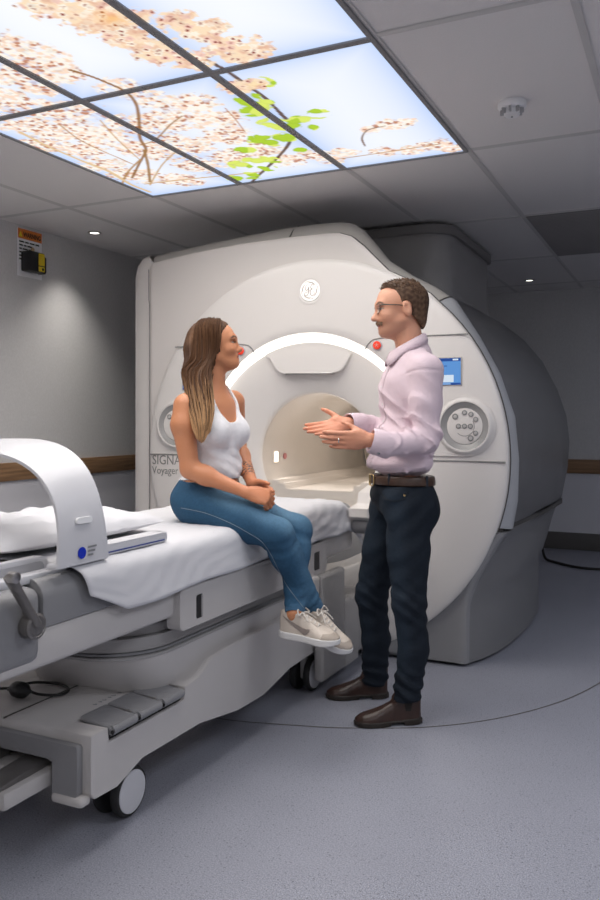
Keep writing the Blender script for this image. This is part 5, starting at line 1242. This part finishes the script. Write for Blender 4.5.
# ------------------------------------------------------------------ the standing man
def man():
    ft = (-VR * .97 - VD * .22).normalized(); st = (VU.cross(ft)).normalized()
    c = at(400.5, 309.5, 3.42); sc = 1.045
    f, s, u = face_frame(-VR * 1.0 - VD * .04 - VU * .03, VU)
    H = head_prims(c, f, s, u, sc, False)
    ankL0, ankR0 = at(407, 698, 3.27), at(375, 680, 3.575)
    chest, belly, pelv = at(410, 394, 3.42), at(403, 445, 3.41), at(402, 497, 3.41)
    shL, shR = at(426, 372, 3.25), at(407, 369, 3.60)
    elL, wrL = at(426, 440, 3.21), at(369, 440, 3.15)
    elR, wrR = at(402, 436, 3.63), at(347, 423.5, 3.40)
    torso = [P_ell(chest, (.096, .150, .14), ft, st, VU, .04), P_ell(belly, (.098, .135, .14), ft, st, VU, .04), P_ell(pelv + VU * .03, (.100, .140, .085), ft, st, VU, .04)]
    nb = at(412, 360, 3.42)
    neck = [P_cone(nb, c - f * .020 * sc - u * .06 * sc, .060, .058, .03), P_cone(nb, shL, .05, .045, .03), P_cone(nb, shR, .05, .045, .03)]
    arms = [P_cone(shL, elL, .048, .032, .03), P_cone(elL, wrL, .032, .026, .02), P_cone(shR, elR, .048, .032, .03), P_cone(elR, wrR, .032, .026, .02)]
    hL = hand_prims(wrL, -VR * .98 - VU * .02 + VD * .02, VD * .95 + VU * .2, VU * .96 + VR * .1, .178, (.16, .18, .20, .22), .015, .2, tdir=-VR * .72 + VU * .52 + VD * .3, fat=1.12)
    hR = hand_prims(wrR, -VR * .95 - VD * .24 - VU * .20, VU * .62 - VD * .78, VU * .78 + VD * .5, .172, (.07, .08, .09, .10), .02, .25, tdir=-VR * .70 + VU * .55 + VD * .25, fat=1.12)
    hipL, hipR = at(408, 506, 3.31), at(393, 505, 3.50)
    knL, knR = at(409, 602, 3.27), at(371.5, 594, 3.545)
    mdL, mdR = at(413.5, 648, 3.275), at(376, 638, 3.565)
    anL, anR = at(407, 693, 3.275), at(374.5, 677, 3.58)
    def leg(h, k, m, a, g=0.0):
        return [P_cone(h, h.lerp(k, .5), .094 + g, .084 + g, .05), P_cone(h.lerp(k, .45), k, .085 + g, .068 + g, .02), P_cone(k, m, .068 + g, .060 + g, .02), P_cone(m, a, .060 + g, .056 + g, .02)]
    body = torso + neck + H + arms + leg(hipL, knL, mdL, anL, -.022) + leg(hipR, knR, mdR, anR, -.022) + hL + hR
    gz = min(on_z(390, 725, 0).z, 0.0); org = (pelv.x, pelv.y, 0.0)
    skin = np.array(lin((206, 150, 122)))
    def tint(p):
        col = head_tint(p, c, f, s, u, sc, skin, lin((176, 104, 94)), lin((66, 46, 34)), (.06, .08, .09), lin((120, 88, 72)), 1.0)
        for h_, w_ in ((wrL, .25), (wrR, .5)):
            d = np.linalg.norm(p - npv(h_) + npv(VR) * .11, axis=1); w = smoothstep(.17, .06, d)[:, None] * w_; col = col * (1 - w) + col * np.array((1.14, .80, .68)) * w
        return col
    B = sdf_obj('person', field(body), .0036, SKIN, None, org, tint, it=2)
    tag(B, 'man in a pink shirt and dark jeans standing with open hands before the seated woman', 'person')
    o3 = Vector(org)
    # shirt
    g = .0
    tS = [P_ell(chest, (.128, .188, .165), ft, st, VU, .05), P_ell(belly, (.132, .178, .13), ft, st, VU, .06), P_ell(at(399.5, 463, 3.41), (.133, .174, .055), ft, st, VU, .04),
          P_cone(nb, shL + VU * .004, .066, .060, .04), P_cone(nb, shR + VU * .004, .066, .060, .04), P_cone(nb - VU * .02, nb + VU * .03 - ft * .008, .082, .070, .03)]
    cuL, cuR = at(389, 445.5, 3.165), at(361, 424, 3.455)
    sl = [P_cone(shL, shL.lerp(elL, .5), .066, .066, .03), P_cone(shL.lerp(elL, .5), elL, .064, .058, .02), P_cone(elL, cuL, .057, .051, .02),
          P_cone(shR, elR, .066, .056, .03), P_cone(elR, cuR, .055, .047, .02)]
    Fsh = field(tS + sl); c3, f3, s3 = npv(chest), npv(ft), npv(st)
    def ridg(x): return 1 - 2 * np.abs(np.sin(x * .5)) ** .75
    e3, w3, sh3 = npv(elL), npv(cuL), npv(shL)
    zb0 = at(400, 477, 3.41).z
    def shirtF(p):
        q = p - c3; a, b_, z = q @ f3, q @ s3, q[:, 2]
        fo = .0042 * ridg(z * 44 + a * 34 + 2.2 * np.sin(b_ * 15 + z * 9)) * smoothstep(.05, -.16, z) + .0035 * ridg(b_ * 46 + a * 20 + 2 * np.sin(z * 13)) * smoothstep(-.13, -.27, z)
        fo = fo + .0022 * noise3(p, 32, 2) + .0045 * ridg(z * 62 - a * 58 + 2.5 * np.sin(b_ * 18 + z * 14)) * smoothstep(.12, -.02, z) * smoothstep(-.30, -.20, z)
        ax = (w3 - e3) / np.linalg.norm(w3 - e3); t = (p - e3) @ ax; r = np.linalg.norm(p - e3 - np.outer(np.clip(t, -.06, 1), ax), axis=1); m = (r < .095)
        fo = fo + m * .0080 * ridg(t * 74 + 2.2 * np.sin(p[:, 2] * 34) + 1.2 * np.sin(p @ f3 * 28)) * smoothstep(-.05, .01, t) * smoothstep(.24, .12, t)
        ax2 = (e3 - sh3) / np.linalg.norm(e3 - sh3); t2 = (p - sh3) @ ax2; r2 = np.linalg.norm(p - sh3 - np.outer(t2, ax2), axis=1); m2 = (r2 < .095) & (b_ > .08)
        L2 = float(np.linalg.norm(e3 - sh3))
        fo = fo + m2 * (.0100 * ridg(t2 * 62 + 30 * a + 2 * np.sin(t2 * 22 + a * 30)) * smoothstep(.06, L2, t2) + .0018 * np.sin(a * 75 + t2 * 20))
        seam = .003 * np.exp(-((t2 - .004) / .005) ** 2) * (r2 < .08) * (b_ > .06)
        cut = np.maximum(zb0 - .035 * np.clip(a, -.13, .13) * -1 * .5 - p[:, 2], -1)
        fo = np.clip(fo, -.0075, .02)
        return np.maximum(Fsh(p) - fo + seam, cut).astype(np.float32)
    Sh = sdf_obj('shirt', shirtF, .0042, SHIRT, B, org, it=1, lo=Fsh.lo - .01, hi=Fsh.hi + .01)
    # cuffs
    for cu, wr, ra, rb, hw in ((cuL, wrL, .050, .046, 1), (cuR, wrR, .044, .041, 1)):
        ax = (wr - cu).normalized(); L = min((wr - cu).length + .004, .078); e1 = (VU - ax * VU.dot(ax)).normalized(); e2 = ax.cross(e1); b = BM(); rg = []
        for t, r in ((-.004, ra * .94), (-.006, ra), (0.0, ra + .002), (L * .5, (ra + rb) / 2 + .002), (L - .003, rb + .001), (L, rb - .001), (L - .002, rb - .005), (L * .3, rb - .006)):
            rg.append([cu + ax * t + e1 * math.cos(2 * PI * k / 36) * r * 1.04 + e2 * math.sin(2 * PI * k / 36) * r * .93 - o3 for k in range(36)])
        loft(b, rg, cap0=False, cap1=False); cf_ = obj('cuff', b, SHIRT, Sh, 50)
        b = BM(); pb = cu + ax * L * .45 - VD * 0 + (-e1 * .80 - VD * .6).normalized() * (ra * .98) - o3; lathe(b, [(.006, 0), (.006, .002), (.004, .0028), (.0005, .0026)], Matrix.Translation(pb) @ (-e1 * .80 - VD * .6).to_track_quat('Z', 'Y').to_matrix().to_4x4(), 14); obj('cuff_button', b, SILVER, cf_, 40)
    # collar: stand and folded leaf round the neck
    nc = at(406, 346, 3.42); axn = (c - f * .02 * sc - u * .06 * sc - nb).normalized()
    b = BM(); R0, R1, R2, R3 = [], [], [], []
    for k in range(49):
        a = -PI + .10 + (2 * PI - .20) * k / 48          # 0 = nape, +-pi = throat
        d = (-f * math.cos(a) + s * math.sin(a)); back = .5 + .5 * math.cos(a); op = 1 - back
        top = nc + d * (.066 + .004 * back) + VU * (.052 * back - .018 * op) - f * .006
        R0.append(top - d * .004 - VU * .045 - o3); R1.append(top - o3); R2.append(top + d * .007 - VU * .004 - o3)
        tip = math.exp(-((abs(a) - 2.55) / .42) ** 2)
        R3.append(nc + d * (.088 + .010 * tip) + VU * (.052 * back - .018 * op - .040 - .030 * tip) - f * (.004) - o3)
    mid = [R2[i].lerp(R3[i], .5) + (R3[i] + o3 - nc).normalized() * .002 for i in range(49)]
    loft(b, [R0, R1, R2, mid, R3], closed=False); co_ = obj('collar', b, SHIRT, Sh, 60); so_ = co_.modifiers.new('Solidify', 'SOLIDIFY'); so_.thickness = .0028; so_.offset = 0
    # button placket
    def plk(vs): q = vs - np.asarray(chest); return (np.abs(q @ np.asarray(st)) < .017) & (q @ np.asarray(ft) > .02)
    pl = sdf_obj('placket', lambda p: shirtF(p) - .0016, .0042, SHIRT, Sh, org, it=2, keep=plk, lo=Fsh.lo - .01, hi=Fsh.hi + .01)
    for k in range(6):
        z = .10 - k * .072; q = chest + VU * z + ft * .30
        for _ in range(40): q = q - ft * float(shirtF(np.array([q], np.float32))[0]) * .8
        b = BM(); lathe(b, [(.0055, 0), (.0055, .003), (.0005, .0035)], Matrix.Translation(q - o3) @ ft.to_track_quat('Z', 'Y').to_matrix().to_4x4(), 12); obj('button', b, SOLE, pl, 40)
    # jeans
    hp = [P_ell(pelv + VU * .02, (.124, .160, .12), ft, st, VU, .05), P_ell(at(420, 510, 3.34), (.082, .082, .085), k=.05), P_ell(at(412, 510, 3.49), (.082, .082, .085), k=.05)]
    Fj = field(hp + leg(hipL, knL, mdL, anL) + leg(hipR, knR, mdR, anR))
    zb1 = at(400, 485, 3.41).z
    def jF(p):
        o = 0; q = p - npv(pelv); a = q @ f3
        for K, M_, A_, Hh in ((knL, mdL, anL, hipL), (knR, mdR, anR, hipR)):
            kk, aa = npv(K), npv(A_); ax = (aa - kk) / np.linalg.norm(aa - kk); t = (p - kk) @ ax; L = float(np.linalg.norm(aa - kk)); r = np.linalg.norm(p - kk - np.outer(t, ax), axis=1) < .115; af = (p - kk) @ f3
            o = o + r * (.0036 * np.sin(t * 95 + af * 45 + 2.4 * np.sin(af * 24 + t * 10)) * np.exp(-((t - .02) / .09) ** 2) + .0046 * np.sin(t * 120 + af * 44 + 2 * np.sin((p @ s3) * 30)) * smoothstep(L - .17, L - .03, t) + .0016 * np.sin(t * 75 - af * 60))
            hh = npv(Hh); o = o + .0042 * np.sin(p[:, 2] * 56 + (p - hh) @ f3 * 58 + 1.6 * np.sin((p - hh) @ s3 * 26)) * np.exp(-(np.linalg.norm((p - hh) - f3 * .06, axis=1) / .12) ** 2)
        cut = np.maximum(p[:, 2] - (zb1 + .035 * a * .5 + .004), -1)
        bot = np.maximum(npv(anL)[2] - .022 - p[:, 2], -1) if False else -1.0
        d = np.maximum(Fj(p) - o - .0015 * noise3(p, 45, 4), cut)
        for A_ in (anL, anR):
            m = np.linalg.norm((p - npv(A_))[:, :2], axis=1) < .13; d = np.where(m, np.maximum(d, npv(A_)[2] - .028 - .10 * np.clip((p - npv(A_)) @ -f3, -.1, .1) * .25 - p[:, 2]), d)
        return d.astype(np.float32)
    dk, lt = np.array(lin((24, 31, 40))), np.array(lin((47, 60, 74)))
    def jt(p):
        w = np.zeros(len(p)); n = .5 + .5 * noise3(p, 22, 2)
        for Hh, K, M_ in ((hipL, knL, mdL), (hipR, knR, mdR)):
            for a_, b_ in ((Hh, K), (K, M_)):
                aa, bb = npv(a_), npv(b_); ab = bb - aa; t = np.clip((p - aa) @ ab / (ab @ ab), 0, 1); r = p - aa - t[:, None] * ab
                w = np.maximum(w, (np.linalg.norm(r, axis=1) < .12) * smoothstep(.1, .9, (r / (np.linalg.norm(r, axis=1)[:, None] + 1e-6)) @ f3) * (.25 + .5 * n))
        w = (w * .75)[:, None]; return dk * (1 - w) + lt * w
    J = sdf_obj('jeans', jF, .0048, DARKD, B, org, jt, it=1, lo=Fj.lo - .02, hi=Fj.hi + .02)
    def trace(u, v, Fn, d0=2.8):
        p = at(u, v, d0); dr = (at(u, v, d0 + 1) - p).normalized()
        for _ in range(60):
            dd = float(Fn(np.array([p], np.float32))[0])
            if dd < .0006: break
            p = p + dr * min(dd * .7, .05)
        return p
    b = BM(); q = smooth_path([(381, 487, 0), (381.5, 493, 0), (386, 499, 0), (396, 501, 0), (405, 498, 0), (407, 491, 0)], 4); tube(b, [trace(p.x, p.y, jF) - o3 - VD * .0005 for p in q], .0016, 5); obj('pocket_seam', b, mat('thread_dark', lin((20, 26, 33)), .8), J, 60)
    b = BM(); lathe(b, [(.005, 0), (.004, .002), (.0005, .0025)], Matrix.Translation(trace(404.5, 495.5, jF) - o3) @ (-VD).to_track_quat('Z', 'Y').to_matrix().to_4x4(), 12); obj('rivet', b, BRASS, J, 40)
    # belt with buckle and loops
    def beltF(p):
        a = (p - npv(pelv)) @ f3; mid = zb1 + .0175 * a + .024
        return np.maximum(Fbelt(p), np.abs(p[:, 2] - mid) - .0185).astype(np.float32)
    Fbelt = field([P_ell(pelv + VU * .05, (.1345, .170, .16), ft, st, VU, .05)])
    Bt = sdf_obj('belt', beltF, .0042, BELT, B, org, it=1, lo=Fbelt.lo - .01, hi=Fbelt.hi + .01)
    pb = pelv + VU * (zb1 - pelv.z + .024) + ft * .134; e1 = st
    b = BM(); qq = [pb + e1 * x + VU * z + ft * (.002 - 3.2 * x * x) - o3 for x, z in rrect(.058, .046, .010, 4)]; tube(b, qq, .0028, 8, closed=True); tube(b, [pb + VU * .02 + ft * .003 - o3, pb - VU * .02 + ft * .003 - o3], .0022, 6); obj('buckle', b, BRASS, Bt, 60)
    for uu in (389, 427):
        p = trace(uu, 479.5 if uu < 400 else 482, beltF); b = BM(); box(b, -.005, .005, -.002, .002, -.024, .024, .0015, 1, Matrix.Translation(p - o3) @ Matrix.Rotation(YAW + (.0 if uu < 400 else .5), 4, 'Z')); obj('belt_loop', b, DARKD if False else mat('loop_denim', lin((30, 38, 48)), .8) if 'loop_denim' not in bpy.data.materials else bpy.data.materials['loop_denim'], J, 40)
    # boots
    for an, hx, hd, dr in ((anL, on_z(421, 723.5, .0), 3.27, (-VR * .985 - VD * .16)), (anR, on_z(388, 698, .0), 3.57, (-VR * .99 - VD * .08))):
        h = Vector((hx.x, hx.y, 0.0)) + VD * .02; shoe(B, org, h, dr, VU, .272, 'boot', BROWN, BSOLE, True)
    # short hair with a receding line, moustache, glasses, ring
    cf, cs, cu, cc = npv(f), npv(s), npv(u), npv(c)
    Fk = field([P_ell(c + (f * -.014 + u * .031) * sc, tuple(x * sc for x in (.103, .079, .091)), f, s, u, .02), P_ell(c + (f * -.045 + u * -.035) * sc, tuple(x * sc for x in (.066, .066, .075)), f, s, u, .03), P_ell(c + (f * .030 + u * .078) * sc, tuple(x * sc for x in (.038, .045, .028)), f, s, u, .03)])
    Fe = field([P_ell(c + (f * -.013 + s * k * .080 + u * -.010) * sc, (.027, .030, .038), f, s, u, .005) for k in (1, -1)])
    def hairF(p):
        q = (p - cc) / sc; a, b_, d = q @ cf, np.abs(q @ cs), q @ cu
        al = np.interp(d, [-.05, -.03, .0, .025, .045, .070, .092, .12], [-.004, -.006, .004, .010, .014, .030, .066, .070]) + .030 * smoothstep(.045, .015, b_) * smoothstep(.06, .09, d)
        dl = np.interp(a, [-.10, -.085, -.06, -.035, -.022, .02], [-.088, -.080, -.055, -.028, -.038, -.038])
        g = .0022 * np.sin(p[:, 0] * 420 + 3 * np.sin(p[:, 2] * 190)) * np.sin(p[:, 1] * 390 + p[:, 2] * 260) * smoothstep(.02, .08, d) + .0008 * np.sin(p[:, 2] * 700 + 300 * p[:, 0])
        thin = .0055 * smoothstep(.045, -.045, d)
        return np.maximum(np.maximum(np.maximum(Fk(p) + thin - g, (a - al) * sc), (dl - d) * sc), -Fe(p)).astype(np.float32)
    dkh, lth = np.array(lin((66, 48, 37))), np.array(lin((118, 92, 72)))
    def ht(p): d = ((p - cc) / sc) @ cu; w = np.clip(.25 + .45 * noise3(p, 160, 3) + .45 * smoothstep(.02, -.07, d), 0, 1)[:, None]; return dkh * (1 - w) + lth * w
    Hr = sdf_obj('hair', hairF, .0026, HAIR, B, org, ht, it=1, lo=Fk.lo - .01, hi=Fk.hi + .01)
    rng = random.Random(3); b = BM(); cnt = 0
    while cnt < 420:
        dd = (f * rng.uniform(-.9, .85) + s * rng.uniform(-.8, .8) + u * rng.uniform(.15, 1)).normalized(); p = c + u * .03 * sc + dd * .16
        for _ in range(14): v = float(hairF(np.array([p], np.float32))[0]); p = p - dd * v * .8
        if abs(v) > .003: continue
        hz = ((p - c).dot(u)) / sc
        ln = .004 + .007 * max(0, min(1, (hz - .02) / .08)); dr = (dd * .45 + f * .7 + u * .1 + Vector((rng.uniform(-.3, .3), rng.uniform(-.3, .3), rng.uniform(-.2, .3)))).normalized()
        tube(b, [p - dd * .002 - o3, p + dr * ln * .6 - o3, p + dr * ln - u * ln * .15 - o3], [.0019, .0015, .0004], 4); cnt += 1
    L = obj('hair_strands', b, HAIR, Hr, 80); n = len(L.data.vertices); ca = L.data.color_attributes.new('tint', 'FLOAT_COLOR', 'POINT')
    kk = np.repeat(np.random.default_rng(4).uniform(0, 1, n // 12 + 1), 12)[:n, None]; ca.data.foreach_set('color', np.concatenate([dkh * (1 - kk) + lth * kk, np.ones((n, 1))], 1).astype(np.float32).ravel())
    P = lambda a, b_, d: c + (f * a + s * b_ + u * d) * sc - o3
    b = BM()
    for i in range(150):
        x = rng.uniform(-1, 1); w = x * .033; z0 = -.0475 - .004 * abs(x) + rng.uniform(-.002, .002); a0 = .0965 - 15 * w * w + rng.uniform(-.002, .001)
        tube(b, [P(a0 - .004, w, z0), P(a0 + .0035, w * 1.1, z0 - .005), P(a0 + .001, w * 1.22, z0 - .0115 - .002 * abs(x))], [.0018, .0021, .0007], 4)
    mo = obj('moustache', b, mat('moustache_brown', lin((104, 74, 52)), .6), B, 80)
    G = mat('glasses_frame', (.05, .03, .02), .25); GL = mat('lens_glass', (1, 1, 1), .02, trans=1.0); GL.node_tree.nodes['Principled BSDF'].inputs['IOR'].default_value = 1.05
    b = BM(); lens = []
    for sg in (1, -1):
        pts = [P(.099 - .18 * max(0, abs(x + sg * .034) - .034) - .004 * abs(x) / .03, sg * .034 + x, .001 + z) for x, z in rrect(.050, .036, .012, 5)]
        tube(b, pts, .0016, 6, closed=True); lens.append(pts)
        tube(b, [P(.0915, sg * .060, .012), P(.075, sg * .074, .012), P(.02, sg * .080, .008), P(-.012, sg * .082, .006), P(-.026, sg * .080, -.008)], [.0024, .0026, .0022, .0020, .0018], 6)
    tube(b, [P(.099, .009, .005), P(.104, 0, .008), P(.099, -.009, .005)], .0016, 6)
    gl = obj('glasses', b, G, B, 60)
    for pts in lens:
        b = BM(); b.faces.new([b.verts.new(p) for p in pts]); r = bmesh.ops.extrude_face_region(b, geom=b.faces[:]); bmesh.ops.translate(b, verts=[v for v in r['geom'] if isinstance(v, bmesh.types.BMVert)], vec=f * .001); obj('lens', b, GL, gl, 30)
    fw = (-VR * .98 + VU * .06 + VD * .02).normalized(); rp = wrL + fw * .118 - VU * .0085 - VD * .001
    b = BM(); tube(b, [rp + (VU * math.cos(t) + VD * math.sin(t)) * .0105 - o3 for t in [2 * PI * k / 20 for k in range(20)]], .0020, 6, closed=True); obj('ring', b, SILVER, B, 60)
man()
# ------------------------------------------------------------------ camera, fill lights, view
cam = bpy.data.cameras.new('camera'); co = bpy.data.objects.new('camera', cam); C.objects.link(co)
co.location = (0, 0, CAMH); co.rotation_euler = (PI / 2, 0, YAW)
cam.sensor_fit = 'VERTICAL'; cam.sensor_height = 36.0; cam.lens = F / 900 * 36.0
cam.shift_y = -(450 - HOR) / 900.0; cam.clip_start = .05
bpy.context.scene.camera = co
def area(x, y, w, h, p, col=(1, .95, .88)):  # fill light added at ceiling height, out of view and without a fixture
    la = bpy.data.lights.new('ceiling_fill_light', 'AREA'); la.shape = 'RECTANGLE'; la.size = w; la.size_y = h; la.energy = p; la.color = col
    lo = bpy.data.objects.new('ceiling_fill_light', la); C.objects.link(lo); lo.location = (x, y, CZ - .02)
for x in (-2.1, -.9): area(x, -.6, 1.1, 1.1, 11)
area(.9, -.2, 1.1, 1.1, 22, (.93, .95, 1.0)); area(.9, 2.4, 1.1, 1.1, 22, (.90, .93, 1.0)); area(.9, 4.4, 1.1, 1.1, 7, (.86, .90, 1.0)); area(.9, 6.4, 1.1, 1.1, 3.0, (.72, .78, 1.0))
w = bpy.data.worlds.new('world'); bpy.context.scene.world = w; w.use_nodes = True
w.node_tree.nodes['Background'].inputs[0].default_value = (.5, .52, .6, 1); w.node_tree.nodes['Background'].inputs[1].default_value = 0.03
vs = bpy.context.scene.view_settings; vs.view_transform = 'Standard'; vs.look = 'None'; vs.gamma = 1.0; vs.exposure = 0.0; vs.use_curve_mapping = False
bpy.context.scene.cycles.use_denoising = True; bpy.context.scene.cycles.denoising_input_passes = 'RGB_ALBEDO'
